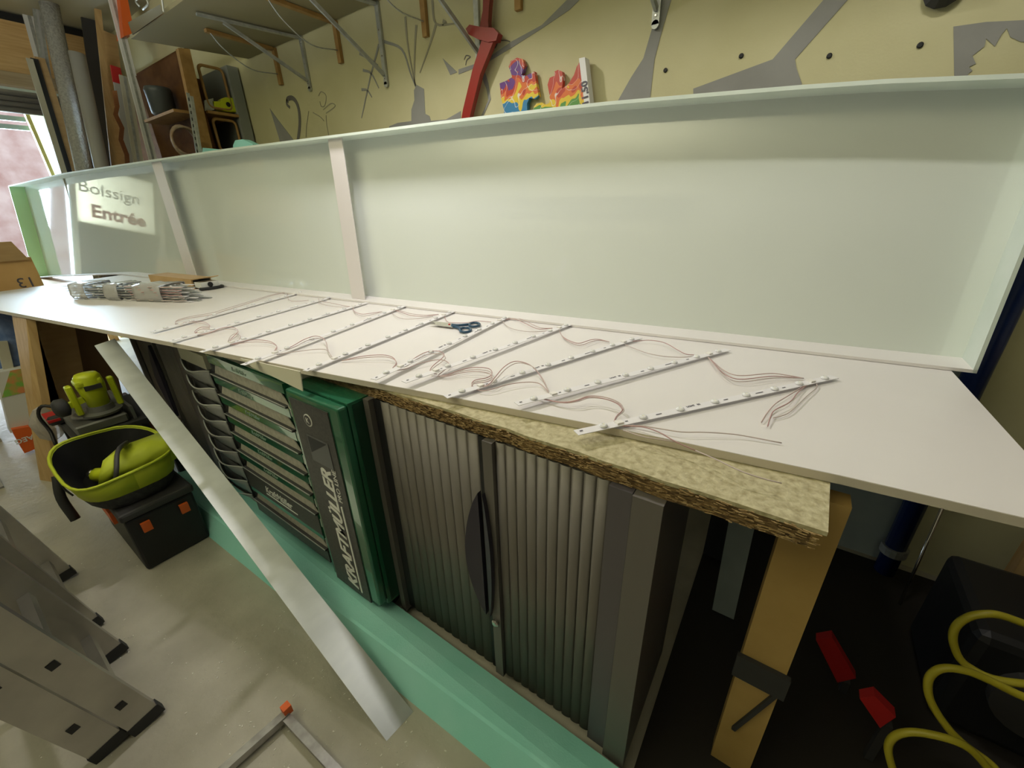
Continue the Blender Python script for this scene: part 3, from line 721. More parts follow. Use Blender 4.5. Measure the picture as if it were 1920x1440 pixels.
text('small_lettering', 'PRO LINE', .034, (-1.200, GY - .027, .62), (0, 0, 1), (-1, 0, 0), m_print, door, .0006)
# papers on the chest
pb = emptyo('box_lid', (-1.7, .70, G1), 'cream board and papers on top of the green tool chest', 'board')
B().hexa([(-1.98, GY + .01, G1), (-1.44, GY + .01, G1), (-1.44, .9, G1), (-1.98, .9, G1), (-1.98, GY + .03, 1.037 + .0), (-1.44, GY + .01, 1.0395), (-1.44, .9, 1.0395), (-1.98, .9, 1.0395)]).obj('board', m_paper, pb)
B().prism([UY(x, y, GY - .028) for x, y in ((452, 672), (500, 682), (564, 696), (569, 733), (520, 709), (474, 688))], (0, -.003, 0)).obj('hanging_sheet', m_paper, pb)

# mint foam beam at the foot of the cabinets
fm = emptyo('foam_beam', (-1.5, .6, 0), 'long mint green foam board lying on the floor along the cabinets', 'foam board')
FB = [UZ(380, 990, 0), UZ(940, 1440, 0)]
def fsec(x):
    y = lerp(.415, .52, (x + 3.0) / 3.05)
    return [Vector((x, y, 0)), Vector((x, .69, 0)), Vector((x, .695, .062)), Vector((x, .632, .095)), Vector((x, y + .055, .115)), Vector((x, y + .045, .112))]
A_, B_ = fsec(-3.0), fsec(.05); fb_ = B()
va = [fb_.bm.verts.new(p) for p in A_]; vb = [fb_.bm.verts.new(p) for p in B_]
fb_.bm.faces.new(va); fb_.bm.faces.new(vb[::-1])
for k in range(6): fb_.bm.faces.new((va[k], vb[k], vb[(k + 1) % 6], va[(k + 1) % 6]))
fb_.obj('foam_body', m_mint, fm)

# long aluminium bar leaning across
ab = B(); lo1 = UZ(775, 1335, .0); lo2 = UZ(725, 1390, .0)
T1 = CP + ray(215, 635) * 2.06; NP = (T1 - lo1).cross(lo2 - lo1); d_ = ray(177, 648); T2 = CP + d_ * ((lo1 - CP).dot(NP) / d_.dot(NP))
nn = (T1 - lo1).cross(lo2 - lo1).normalized() * .006
if nn.y < 0: nn = -nn
ab.hexa([lo1, lo2, lo2 + nn, lo1 + nn, T1, T2, T2 + nn, T1 + nn])
ab.obj('aluminium_bar', m_alu); tag(bpy.data.objects['aluminium_bar'], 'long wide flat aluminium bar leaning from the floor across the cabinets', 'metal bar')
for v in bpy.data.objects['aluminium_bar'].data.vertices: v.co.z = max(v.co.z, .001)

# ---- trestle leg, cardboard, bags at the left
tl = emptyo('trestle', (-3.9, .2, 0), 'pine trestle leg holding up the left end of the white panel', 'trestle')
a0 = UZ(22, 591, 1.075); a1 = UZ(56, 600, 1.075); b0 = UZ(75, 900, 0); b1 = UZ(107, 905, 0)
w = Vector((.01, .035, 0))
a1 = a0 + (a1 - a0) * .8
B().hexa([b0, b1, b1 + w, b0 + w, a0, a1, a1 + w, a0 + w]).obj('leg', m_wood, tl)
B().hexa([b0 + Vector((-.1, .9, 0)), b1 + Vector((-.1, .9, 0)), b1 + w + Vector((-.1, .9, 0)), b0 + w + Vector((-.1, .9, 0)), a0 + Vector((-.1, .75, 0)), a1 + Vector((-.1, .75, 0)), a1 + w + Vector((-.1, .75, 0)), a0 + w + Vector((-.1, .75, 0))]).obj('leg', m_wood, tl)
B().bar((-3.84, .32, 1.0), (-3.84, 1.1, 1.0), .05, .06).obj('crossbar', m_wood, tl)

def quadbox(name, px, X, depth, mat, label, cat, part='carton'):
    """a box whose near face (four photo corners) stands on the plane x = X"""
    q = [UX(x, y, X) for x, y in px]
    e = emptyo(name, (X, q[2].y, max(0, min(p.z for p in q))), label, cat)
    b = B().prism(q, (-depth, 0, 0)); b.obj(part, mat, e); return e, q
e, q = quadbox('tall_carton', [(62, 612), (140, 612), (168, 755), (112, 758)], -3.95, .3, m_card, 'tall brown cardboard box standing behind the pine trestle leg', 'box')
B().prism([UX(60, 613, -3.93), UX(68, 613, -3.93), UX(114, 758, -3.93), UX(104, 757, -3.93)], (0, -.02, 0)).obj('flap', m_card, e)
e, q = quadbox('dark_carton', [(140, 614), (200, 622), (235, 760), (165, 757)], -4.15, .3, m_cardD, 'dark brown cardboard box in shadow behind the top of the aluminium bar', 'box')
# box marked 13 by the panel's left end
P0 = UX(0, 458, -5.75); P1 = UX(43, 459, -5.75); P2 = UX(78, 548, -5.75)
e = emptyo('marked_carton', (-5.9, .4, .3), 'orange-brown cardboard box marked 13 at the far left edge behind the panel', 'box')
B().box(-6.25, -.2, .72, -5.75, .68, 1.30).obj('carton', noisy('bright_cardboard', (.62, .36, .13), (.70, .44, .18), 4, .8), e)
B().hexa([(-5.76, -.2, 1.28), (-5.74, .66, 1.28), (-5.72, .66, 1.28), (-5.74, -.2, 1.28), (-5.70, -.2, 1.44), (-5.68, .60, 1.44), (-5.66, .60, 1.44), (-5.68, -.2, 1.44)]).obj('flap', m_card, e)
text('carton_number', '13', .12, (-5.748, .70 - .06, 1.13), (0, -1, 0), (0, 0, -1), m_ink, e, .001)
B().box(-5.749, .33, 1.12, -5.745, .41, 1.18).obj('printed_square', m_ink, e)
tb = emptyo('side_table', (-6.3, .6, 0), 'plain wooden table beyond the left end of the white panel', 'table')
B().box(-7.15, -.25, .69, -5.70, .70, .715).obj('table_top', m_wood, tb)
for x in (-7.05, -5.8):
    for y in (-.18, .62): B().box(x - .03, y - .03, 0, x + .03, y + .03, .69).obj('leg', m_wood, tb)
ts = emptyo('support_shelf', (-6.4, 1.15, .9), 'pale wooden ledge carrying the left end of the white tray', 'shelf')
B().box(-8.05, .75, .915, -5.7, 2.15, .94).obj('ledge', m_wood, ts)
for x in (-7.9, -5.9): B().box(x - .04, 1.3, 0, x + .04, 1.4, .915).obj('leg', m_wood, ts)

e = emptyo('polythene_bag', (-4.6, .35, .62), 'crumpled blue polythene bag left of the trestle leg', 'bag')
lb = B(); c = UX(20, 650, -4.7)
rows = []
for k in range(9):
    th = math.pi * k / 8
    rows.append([c + Vector((.10 * math.sin(th) * math.cos(a), .20 * math.sin(th) * math.sin(a), .30 * math.cos(th))) * random.uniform(.86, 1.12) for a in [j * math.pi / 6 for j in range(12)]])
for r_ in rows: r_.append(r_[0])
lb.grid(rows); lb.obj('bag_film', m_bag, e, smooth=False)
sx = emptyo('storage_rack', (-4.8, .3, 0), 'white metal rack behind the trestle leg carrying bags and packaging', 'rack')
B().box(-5.0, -.1, .40, -4.64, .55, .42).obj('rack_shelf', m_whitepl, sx)
a = UX(3, 640, -4.6); b = UX(52, 838, -4.6)
B().bar((a.x, a.y, a.z), (b.x, b.y, .02), .05, .05).obj('rack_leg', m_tan, sx)
B().bar((-4.95, -.05, .4), (-4.95, -.05, 0), .04, .04).bar((-4.95, .5, .4), (-4.95, .5, 0), .04, .04).obj('rack_leg', m_tan, sx)
pk = emptyo('package', (-4.5, .15, .1), 'white glossy product packaging with a coloured picture, standing left of the trestle leg', 'package')
pa = [UX(-8, 700, -4.5), UX(45, 690, -4.5), UX(58, 800, -4.5), UX(20, 812, -4.5)]
B().prism(pa, (-.12, 0, 0)).obj('carton', m_whitepl, pk)
B().prism([pa[0].lerp(pa[1], .5) + Vector((.002, 0, 0)), pa[1] + Vector((.002, 0, 0)), pa[2].lerp(pa[1], .6) + Vector((.002, 0, 0)), pa[3].lerp(pa[0], .6) + Vector((.002, 0, 0))], (.001, 0, 0)).obj('picture', noisy('colour_print', (.75, .30, .12), (.25, .55, .10), 14, .3, lo=.4, hi=.6), pk)
e, q = quadbox('orange_box', [(22, 806), (66, 798), (76, 838), (46, 850)], -4.45, .2, m_orange, 'orange box lettered AEG on the floor beside the trestle leg', 'box')
v1 = (q[1] - q[0]).normalized()
text('box_lettering', 'AEG', .050, q[0].lerp(q[2], .5) + Vector((.004, .036, .018)), (0, -1, -.05), (0, 0, -1), m_print, e, .001, bold=.001)
gm = B().box(-5.4, -1.3, 0, -4.0, -.12, .012).obj('door_mat', noisy('grey_mat', (.28, .27, .25), (.36, .35, .33), 50, .9, stretch=(1, 12, 1))); tag(gm, 'grey ribbed floor mat at the left edge inside the doorway', 'mat')
gc_ = emptyo('grey_cupboard', (-5.2, -.1, 0), 'pale grey metal cupboard at the far left edge on the floor', 'cupboard')
B().box(-5.7, -.75, .0, -4.9, -.14, .62).obj('cupboard_body', m_whitepl, gc_)
B().box(-4.9, -.70, .03, -4.885, -.18, .59).obj('cupboard_door', m_tan, gc_)

# ---- tool box, tool bag, router, mitre saw
tb = emptyo('toolbox', (-2.6, .32, 0), 'black plastic toolbox with orange latches on the floor, tool bag on top', 'toolbox')
B().box(-2.92, .17, .0, -2.34, .445, .30).bevel(.012, 2).obj('case', m_char if False else m_black, tb)
B().box(-2.93, .16, .302, -2.33, .455, .345).bevel(.012, 2).obj('lid', m_char, tb)
for y in (.235, .39):
    B().box(-2.338, y - .018, .215, -2.322, y + .018, .265).obj('latch', m_orange, tb)
B().box(-2.90, .155, .20, -2.55, .17, .27).obj('side_latch', m_orange, tb)
tg = emptyo('tool_bag', (-2.75, .30, .346), 'open yellow-green and black tool bag sitting on the black toolbox', 'bag')
# outline of the bag, bottom on the toolbox lid, mouth wide open
bx, by, bz = -2.66, .275, .346
cx = lambda t: math.copysign(abs(math.cos(t)) ** .6, math.cos(t)); sy = lambda t: math.copysign(abs(math.sin(t)) ** .6, math.sin(t))
def ring(rx, ry, z, n=28, dx=0, dy=0, wob=0, sag=0):
    return [Vector((bx + dx + rx * cx(2 * math.pi * k / n), by + dy + ry * sy(2 * math.pi * k / n), z + wob * math.sin(4 * math.pi * k / n + .6) + sag * math.cos(2 * math.pi * k / n))) for k in range(n + 1)]
low = [ring(.27, .15, bz + .004), ring(.285, .17, bz + .03), ring(.29, .185, bz + .075)]
B().grid(low).obj('lower_shell', m_bagblk, tg, smooth=True)
up = [ring(.291, .186, bz + .072), ring(.30, .195, bz + .12, wob=.008), ring(.305, .205, bz + .172, wob=.016, sag=-.01)]
B().grid(up).solid(.005).obj('upper_band', m_yg, tg, smooth=True)
inn = [ring(.298, .198, bz + .167, wob=.016, sag=-.01), ring(.28, .175, bz + .08), ring(.26, .14, bz + .012)]
B().grid(inn).prism(ring(.26, .14, bz + .012)[:-1], (0, 0, -.004)).obj('lining', m_black, tg, smooth=True)
B().tube(ring(.305, .205, bz + .175, wob=.016, sag=-.01)[:-1], .007, 6, close=True).obj('rim_piping', m_yg, tg, smooth=True)
fl = [[Vector((bx + .24, by + lerp(-.12, .20, j / 6), bz + .13 + .012 * math.sin(j))) for j in range(7)],
      [Vector((bx + .25, by + lerp(-.10, .205, j / 6), bz + .19 + .015 * math.sin(j * 1.7))) for j in range(7)],
      [Vector((bx + .18, by + lerp(-.06, .21, j / 6), bz + .225 + .018 * math.sin(j * 2.2))) for j in range(7)],
      [Vector((bx + .02, by + lerp(.03, .21, j / 6), bz + .20)) for j in range(7)]]
B().grid(fl).solid(.005).obj('flap', m_yg, tg, smooth=True)
B().tube(smooth_path([(bx + .27, by - .06, bz + .15), (bx + .27, by - .04, bz + .20), (bx + .19, by + .0, bz + .25), (bx + .05, by + .06, bz + .22)], 4), .010, 6).obj('handle', m_char, tg, smooth=True)
B().tube(smooth_path([(bx - .14, by - .20, bz + .10), (bx - .10, by - .225, bz + .0), (bx - .06, by - .22, bz - .12)], 4), .02, 6).obj('strap', m_dk, tg, smooth=True)
B().tube(smooth_path([(bx + .06, by - .207, bz + .15), (bx + .07, by - .205, bz + .11), (bx + .08, by - .192, bz + .07)], 4), .004, 6).obj('seam', m_dk, tg, smooth=True)
dr_ = emptyo('cordless_tool', (bx, by, bz + .10), 'yellow-green and grey power tool inside the open tool bag', 'tool')
B().tube(smooth_path([(bx - .06, by - .08, bz + .065), (bx + .06, by - .03, bz + .08), (bx + .18, by + .0, bz + .07)], 4), .035, 10).obj('tool_body', m_ygp, dr_, smooth=True)
B().lathe((bx - .06, by - .08, bz + .065), (-1, -.3, -.1), [(0, .028), (.05, .024), (.07, .012)], 12).obj('chuck', m_steel, dr_, smooth=True)

ws = emptyo('saw_stand', (-3.35, .38, 0), 'low dark stand behind the tool bag carrying the saw and router', 'stand')
B().box(-3.53, .20, .49, -2.985, .60, .52).obj('stand_top', m_dk, ws)
for x in (-3.50, -3.01):
    for y in (.23, .57): B().box(x - .02, y - .02, 0, x + .02, y + .02, .49).obj('leg', m_dk, ws)
ms = emptyo('mitre_saw', (-3.4, .3, .531), 'grey metal saw base with fence and turntable under the yellow router', 'saw')
B().box(-3.48, .22, .521, -3.02, .44, .575).bevel(.008, 1).obj('saw_base', m_greycase, ms)
B().lathe((-3.18, .34, .577), (0, 0, 1), [(0, .10), (.010, .10), (.014, .09)], 24).obj('turntable', m_rust, ms)
B().box(-3.46, .46, .521, -3.03, .475, .60).obj('fence', m_greycase, ms)
B().tube(smooth_path([(-3.46, .24, .57), (-3.50, .18, .60), (-3.52, .15, .54), (-3.50, .16, .44), (-3.42, .15, .38)], 4), .009, 8).obj('cable', m_black, ms, smooth=True)
B().lathe((-3.33, .22, .55), (0, -1, 0), [(0, .03), (.05, .028), (.06, .015)], 14).obj('clamp_knob', m_dk, ms)
B().box(-3.47, .16, .55, -3.30, .21, .565).obj('red_guide', m_red, ms)
rt = emptyo('router', (-3.38, .32, .607), 'yellow-green router with round black knob standing on the grey saw base', 'router')
rb = UX(190, 735, -3.38); RX, RY, RZ = -3.10, .36, .592
B().lathe((RX, RY, RZ), (0, 0, 1), [(0, .085), (.012, .088), (.02, .06), (.05, .055)], 20).obj('sole_plate', m_greycase, rt)
B().lathe((RX, RY, RZ + .05), (0, 0, 1), [(0, .045), (.06, .05), (.07, .055), (.12, .06), (.17, .055), (.185, .045)], 20).obj('motor_housing', m_ygp, rt, smooth=True)
B().box(RX - .05, RY - .06, RZ + .17, RX + .05, RY + .05, RZ + .21).bevel(.012, 2).obj('top_cap', m_ygp, rt)
B().box(RX + .055, RY - .035, RZ + .155, RX + .064, RY + .035, RZ + .18).obj('name_plate', m_char, rt)
for s_ in (-1, 1):
    B().box(RX - .02 + s_ * .005, RY + s_ * .085 - .014, RZ + .02, RX + .02, RY + s_ * .085 + .014, RZ + .19).bevel(.006, 1).obj('side_column', m_ygp, rt)
B().bar((RX, RY - .05, RZ + .10), (RX, RY - .12, RZ + .085), .03, .03).obj('knob_arm', m_ygp, rt)
B().lathe((RX + .0, RY - .11, RZ + .085), (0, -1, 0), [(0, .025), (.01, .048), (.045, .05), (.06, .035), (.065, .01)], 18).obj('hand_knob', m_dk, rt, smooth=True)
wr = emptyo('plastic_bag', (-3.62, .12, .4), 'crumpled clear plastic bag hanging on the trestle leg', 'bag')
cc = UX(88, 795, -3.72); rows = []
for k in range(8):
    th = math.pi * k / 7
    rr = [cc + Vector((.04 * math.sin(th) * math.cos(a), .08 * math.sin(th) * math.sin(a), .12 * math.cos(th))) * random.uniform(.85, 1.15) if False else cc + Vector((.04 * math.sin(th) * math.cos(a) * random.uniform(.8, 1.2), .07 * math.sin(th) * math.sin(a) * random.uniform(.8, 1.2), .12 * math.cos(th))) for a in [j * math.pi / 5 for j in range(10)]]
    rr.append(rr[0]); rows.append(rr)
B().grid(rows).obj('bag_film', m_clearwrap, wr)

# ---- ladders bottom left
def rail(parent, foot, top, w, name='rail', holes=True):
    """C-shaped ladder rail with slot holes; face towards the camera"""
    a = Vector(foot); b = Vector(top); d = (b - a).normalized()
    b_ = B().bar(a, b, .026, w, up=(0, -1, .3)); b_.obj(name, m_aluD, parent)
def ladder(x_l, x_r, ybase, lean, length, label, wrail=.075, rung0=.28, step=.28, xtop=-.1):
    e = emptyo('ladder', ((x_l + x_r) / 2, ybase, 0), label, 'ladder', 'aluminium ladders at the bottom left')
    dirv = Vector((xtop, -math.sin(lean), math.cos(lean))).normalized()
    nrm = Vector((0, math.cos(lean), math.sin(lean)))
    for x in (x_l, x_r):
        f = Vector((x, ybase, .028)); t = f + dirv * length
        B().bar(f, t, .028, wrail, up=nrm).obj('rail', m_aluD, e)
        B().bar(f - dirv * .022, f + dirv * .022, .032, wrail + .006, up=nrm).obj('foot', m_dk, e)
    k = rung0
    while k < length - .1:
        a = Vector((x_l + .0, ybase, .028)) + dirv * k; b = Vector((x_r, ybase, .028)) + dirv * k
        B().bar(a + Vector((.012, 0, 0)), b - Vector((.012, 0, 0)), .034, .030, up=nrm).obj('rung', m_aluD, e)
        B().bar(b + Vector((.0135, 0, 0)), b + Vector((.0165, 0, 0)), .026, .022, up=nrm).obj('rung_end', m_black, e)
        k += step
    return e
ladder(-1.92, -1.53, -.06, math.radians(12), 1.7, 'aluminium ladder nearest the lens at the bottom left, leaning back', .085, .13, .29, 0)
ladder(-2.62, -2.16, -.08, math.radians(10), 1.7, 'aluminium ladder behind the nearest one, its foot by the toolbox', .085, .10, .29, 0)
ladder(-1.93, -1.54, -.155, math.radians(12), 1.5, 'aluminium ladder at the very bottom left corner under the others', .085, .16, .29, 0)

# square tube frame, orange end
ft = emptyo('steel_corner', (-1.15, .22, 0), 'bare steel square tube corner with an orange tip lying on the floor', 'metal frame')
ap = UZ(541, 1337, .03); l1 = UZ(425, 1440, .03); l2 = UZ(630, 1440, .03)
l1 = ap + (l1 - ap) * 1.6; l2 = ap + (l2 - ap) * 1.6
B().bar(ap, l1, .026, .026).obj('tube', m_rust, ft)
B().bar(ap + Vector((.0, -.012, -.002)), l2, .026, .022).obj('tube', m_rust, ft)
B().bar(ap + Vector((-.004, .0, .002)), ap + Vector((-.004, .0, .036)), .026, .026).obj('orange_tip', m_orange, ft)
for v in ():
    pass

# ================================================================ RIGHT END
po = emptyo('ochre_post', (.14, .93, 0), 'ochre brown upright board under the right end of the bench', 'post')
B().box(.088, .91, .0085, .188, .96, 1.031).obj('upright_board', m_ochre, po)
B().box(.078, .895, .42, .198, .909, .50).obj('strap', m_dk, po)
B().bar((.18, .902, .42), (.12, .902, .20), .010, .010).obj('strap_tail', m_dk, po)
pw = emptyo('white_offcut', (0.0, 1.7, 0), 'pale narrow offcut board standing in the dark behind the cabinet', 'board')
B().prism([UY(1367, 975, 1.45), UY(1415, 989, 1.45), UY(1367, 1200, 1.45), UY(1327, 1187, 1.45)], (0, .02, 0)).obj('offcut', m_wallB, pw)
db = B().box(-.10, 1.75, 0, .05, 1.80, .75).obj('dark_board', m_char); tag(db, 'dark board standing behind the pale offcut', 'board')
pi_ = emptyo('blue_pipe', (.62, 2.08, .3), 'dark blue vertical pipe running up the wall right of the tray', 'pipe')
B().tube([(.62, 2.10, 0.0), (.62, 2.10, 2.6)], .038, 14).obj('pipe', m_blue, pi_, smooth=True)
for z in (.12, .7, 1.45): B().lathe((.62, 2.10, z), (0, 0, 1), [(0, .048), (.04, .048)], 16).obj('pipe_collar', m_galv if z < .2 else m_blue, pi_)
rd = B().tube([UY(1768, 950, 1.95), UY(1662, 1188, 1.90)], .006, 8).obj('steel_rod', m_steel, smooth=True); tag(rd, 'thin shiny steel rod leaning beside the dark blue pipe', 'rod')
hs = B()
HP = [(1845, 830), (1760, 800), (1700, 790), (1620, 800), (1560, 840), (1545, 900), (1575, 980), (1640, 1030), (1720, 1065), (1845, 1085), (1960, 1090), (2010, 1130), (1950, 1160), (1845, 1140), (1700, 1070), (1600, 1030), (1500, 1020),
      (1445, 1060), (1445, 1140), (1500, 1240), (1580, 1330), (1700, 1420), (1750, 1480), (1740, 1500), (1640, 1380), (1550, 1325), (1400, 1290), (1310, 1300), (1272, 1350), (1290, 1440), (1330, 1520)]
pts = []
for k, (a, b) in enumerate(HP):
    q = UY(1100 + a / 2.25, 800 + b / 2.25, 1.15 - .010 * k if k < 20 else .93); pts.append(q)
pts = [UY(1100 + a / 2.25, 800 + b / 2.25, 1.30 - .009 * k) for k, (a, b) in enumerate(HP)]
hs.tube(smooth_path(pts, 5), .0095, 8); o = hs.obj('air_hose', m_hose, smooth=True); tag(o, 'yellow air hose hanging in loose loops at the bottom right', 'hose')
hk = emptyo('hose_reel', (1.0, 1.35, .0), 'black machine housing in the dark behind the yellow hose', 'machine')
B().box(.66, 1.42, .009, 1.2, 1.80, .42).bevel(.03, 2).obj('housing', m_black, hk)
B().lathe((.85, 1.42, .25), (0, -1, 0), [(0, .12), (.03, .12), (.04, .05)], 24).obj('wheel', m_char, hk)
for i, (px, Y, lab) in enumerate((([(1530, 1200), (1560, 1195), (1605, 1272), (1570, 1280)], 1.35, 'red plastic clamp jaw above the other, in the dark by the ochre post'), ([(1612, 1310), (1640, 1305), (1680, 1345), (1650, 1365)], 1.15, 'lower red plastic clamp jaw in the dark at the bottom right'))):
    e = emptyo('clamp', UY(px[0][0], px[0][1], Y), lab, 'clamp', 'red clamps in the dark corner')
    B().prism([UY(x, y, Y) for x, y in px], (0, .03, 0)).obj('jaw', m_red, e)
    c = UY((px[2][0] + px[3][0]) / 2, (px[2][1] + px[3][1]) / 2, Y + .015)
    B().bar(c, c + Vector((.0, .0, -.18)), .02, .02).obj('bar', m_char, e)
ex = emptyo('side_shelf', (1.2, 1.85, 1.0), 'small beige cupboard with wooden top at the right edge behind the tray', 'cupboard')
a = UY(1890, 640, 1.95)
B().box(.80, 1.80, .98, 1.45, 2.1, 1.02).obj('wooden_top', m_wood, ex)
B().box(.84, 1.86, 1.022, 1.2, 2.1, 1.30).obj('white_tub', m_whitepl, ex)
B().box(.92, 1.855, 1.05, 1.12, 1.858, 1.16).obj('blue_label', m_glossyblue, ex)
B().box(.85, 1.85, .0, .90, 1.9, .98).box(1.35, 1.85, .0, 1.4, 1.9, .98).obj('cupboard_leg', m_wood, ex)

# ================================================================ ON THE BACK WALL
sw = emptyo('toy_sword', UY(900, 60, 2.12), 'red wooden sword hanging point down on the cream wall', 'sword')
Y = 2.13
B().prism([UY(*p, Y) for p in ((906, 66), (928, 70), (900, 140), (880, 222), (876, 280), (855, 280), (868, 205), (886, 130))], (0, .03, 0)).obj('blade', m_redw, sw)
B().prism([UY(*p, Y - .006) for p in ((880, 46), (900, 50), (925, 52), (934, 62), (930, 76), (915, 79), (895, 73), (878, 64), (873, 54))], (0, .04, 0)).obj('crossguard', m_redw, sw)
B().prism([UY(*p, Y) for p in ((906, -25), (921, -25), (917, 10), (915, 40), (916, 54), (899, 52), (905, 20))], (0, .03, 0)).obj('grip', m_redd, sw)

def artmat(name, stops, scale):
    m = principled(name, (1, 1, 1), .35); nt = m.node_tree; L = nt.links.new; b = nt.nodes['Principled BSDF']
    tc = nt.nodes.new('ShaderNodeTexCoord'); n = nt.nodes.new('ShaderNodeTexNoise'); n.inputs['Scale'].default_value = scale; n.inputs['Detail'].default_value = 1; n.inputs['Distortion'].default_value = 1.2
    sx = nt.nodes.new('ShaderNodeSeparateXYZ'); L(tc.outputs['Generated'], sx.inputs[0])
    ad = nt.nodes.new('ShaderNodeMath'); ad.operation = 'MULTIPLY_ADD'; ad.inputs[1].default_value = .75; L(n.outputs['Fac'], ad.inputs[0]); 
    s2 = nt.nodes.new('ShaderNodeMath'); s2.operation = 'MULTIPLY_ADD'; s2.inputs[1].default_value = .93; s2.inputs[2].default_value = -.53; L(sx.outputs['Z'], s2.inputs[0]); L(s2.outputs[0], ad.inputs[2])
    L(tc.outputs['Object'], n.inputs[0])
    cr = nt.nodes.new('ShaderNodeValToRGB'); cr.color_ramp.interpolation = 'CONSTANT'
    while len(cr.color_ramp.elements) < len(stops): cr.color_ramp.elements.new(.5)
    for e_, (p_, c_) in zip(cr.color_ramp.elements, stops): e_.position = p_; e_.color = (*c_, 1)
    L(ad.outputs[0], cr.inputs[0])
    w = nt.nodes.new('ShaderNodeTexNoise'); w.inputs['Scale'].default_value = scale * .9; w.inputs['Detail'].default_value = 0; w.inputs['Distortion'].default_value = 2.2; L(tc.outputs['Object'], w.inputs[0])
    wr_ = nt.nodes.new('ShaderNodeValToRGB'); wr_.color_ramp.elements[0].position = .485; wr_.color_ramp.elements[1].position = .495
    wr_.color_ramp.elements[0].color = (0, 0, 0, 1); wr_.color_ramp.elements[1].color = (1, 1, 1, 1); x3 = wr_.color_ramp.elements.new(.51); x3.color = (0, 0, 0, 1)
    L(w.outputs['Fac'], wr_.inputs[0])
    mx = nt.nodes.new('ShaderNodeMix'); mx.data_type = 'RGBA'; L(wr_.outputs[0], mx.inputs[0]); L(cr.outputs[0], mx.inputs[6]); mx.inputs[7].default_value = (.8, .78, .72, 1)
    L(mx.outputs[2], b.inputs['Base Color']); return m
red = (.50, .045, .02); pur = (.13, .035, .22); yel = (.75, .55, .04); blu = (.04, .22, .42); grn = (.10, .30, .06); org = (.70, .16, .03)
m_art1 = artmat('puzzle_paint', [(0, blu), (.24, yel), (.33, org), (.42, red), (.50, pur), (.62, red), (.74, org)], 9)
m_art2 = artmat('puzzle_paint_2', [(0, grn), (.26, yel), (.36, org), (.45, red), (.80, pur)], 10)
p1 = [(360, 480), (375, 440), (420, 415), (460, 425), (475, 470), (460, 520), (450, 540), (485, 545), (515, 530), (545, 515), (558, 600), (575, 690), (550, 712), (510, 705), (492, 745), (495, 900), (330, 900), (325, 790), (305, 700), (295, 600), (345, 580), (385, 555), (375, 520)]
pz = emptyo('puzzle_piece', UY(980, 160, 2.16), 'rainbow-painted puzzle piece nearest the red sword, round knob on top', 'wall art', 'painted puzzle pieces on the wall')
B().prism([UY(860 + a / 3.84, b / 3.84, 2.165) for a, b in p1], (0, .025, 0)).obj('plaque', m_art1, pz)
p2 = [(535, 900), (540, 770), (560, 745), (600, 738), (625, 755), (655, 740), (655, 690), (640, 610), (655, 560), (690, 545), (690, 515), (715, 502), (745, 515), (750, 560), (745, 640), (790, 605), (830, 540), (850, 480), (868, 450), (905, 755), (915, 900)]
pz = emptyo('puzzle_piece', UY(1050, 160, 2.16), 'red and green painted puzzle piece beside the thin white book', 'wall art', 'painted puzzle pieces on the wall')
B().prism([UY(860 + a / 3.84, b / 3.84, 2.165) for a, b in p2], (0, .025, 0)).obj('plaque', m_art2, pz)
bk = emptyo('book', UY(1095, 150, 2.15), 'thin white-spined book upright right of the painted puzzle pieces', 'book')
sp_ = [(866, 420), (908, 411), (946, 750), (955, 900), (915, 900), (905, 755)]
B().prism([UY(860 + a / 3.84, b / 3.84, 2.13) for a, b in sp_], (0, .05, 0)).obj('spine', m_whitepl, bk)
q = UY(1103, 196, 2.128); text('spine_print', '11,50', .045, q, (-.12, 0, 1), (-1, 0, -.12), m_ink, bk, .0006, bold=.001)

# mint foam peeking above the tray
fo = emptyo('foam_offcut', (-3.2, 1.75, 1.9), 'mint green foam offcut peeking over the top edge of the tray', 'foam')
Yf = 1.72
B().prism([UY(437, 300, Yf), UY(437, 272, Yf), UY(441, 263, Yf), UY(455, 261, Yf), UY(474, 270, Yf), UY(480, 300, Yf)], (0, .05, 0)).obj('block', m_mint, fo)
B().prism([UY(378, 300, Yf), UY(380, 277, Yf), UY(420, 281, Yf), UY(437, 300, Yf)], (0, .05, 0)).obj('block', m_mint, fo)

# ================================================================ LEFT: SHELVING AND LEANING STOCK
# corner shelving, facing +x at X = -4.3
su = emptyo('corner_shelving', (-4.6, 1.9, 0), 'brown wooden shelving with rounded openings in the back left corner', 'shelving')
XS = -4.3
def sx_(pts, X=XS): return [UX(x, y, X) for x, y in pts]
m_sgrey = principled('grey_blue_paint', (.26, .28, .25), .7)
B().box(XS - .55, 2.10, 0, XS, 2.185, 2.755).obj('side_panel', m_sgrey, su)
B().box(XS - .55, 1.86, 0, XS - .53, 2.10, 2.74).obj('back_panel', m_woodD, su)
B().prism(sx_([(334, 90), (356, 92), (400, 285), (376, 285)], XS + .02), (-.05, 0, 0)).obj('front_post', m_hook, su)
pp = UX(388, 280, XS + .02)
B().box(XS - .03, pp.y - .05, 0, XS + .02, pp.y + .03, 2.16).obj('front_post', m_hook, su)
zs = UX(440, 214, XS).z
B().box(XS - .53, 1.86, zs - .02, XS, 2.10, zs).obj('shelf', m_hook, su)
B().box(XS - .53, 1.86, 2.05, XS, 2.10, 2.07).obj('shelf', m_hook, su)
B().box(-5.5, 1.84, 0, XS - .031, 1.858, 2.82).obj('divider', m_woodD, su)
zl = 2.40
B().box(-5.1, 1.66, zl - .02, XS - .12, 1.838, zl).obj('shelf', m_hook, su)
B().box(-5.1, 1.66, 2.02, XS - .12, 1.838, 2.04).obj('shelf', m_woodD, su)
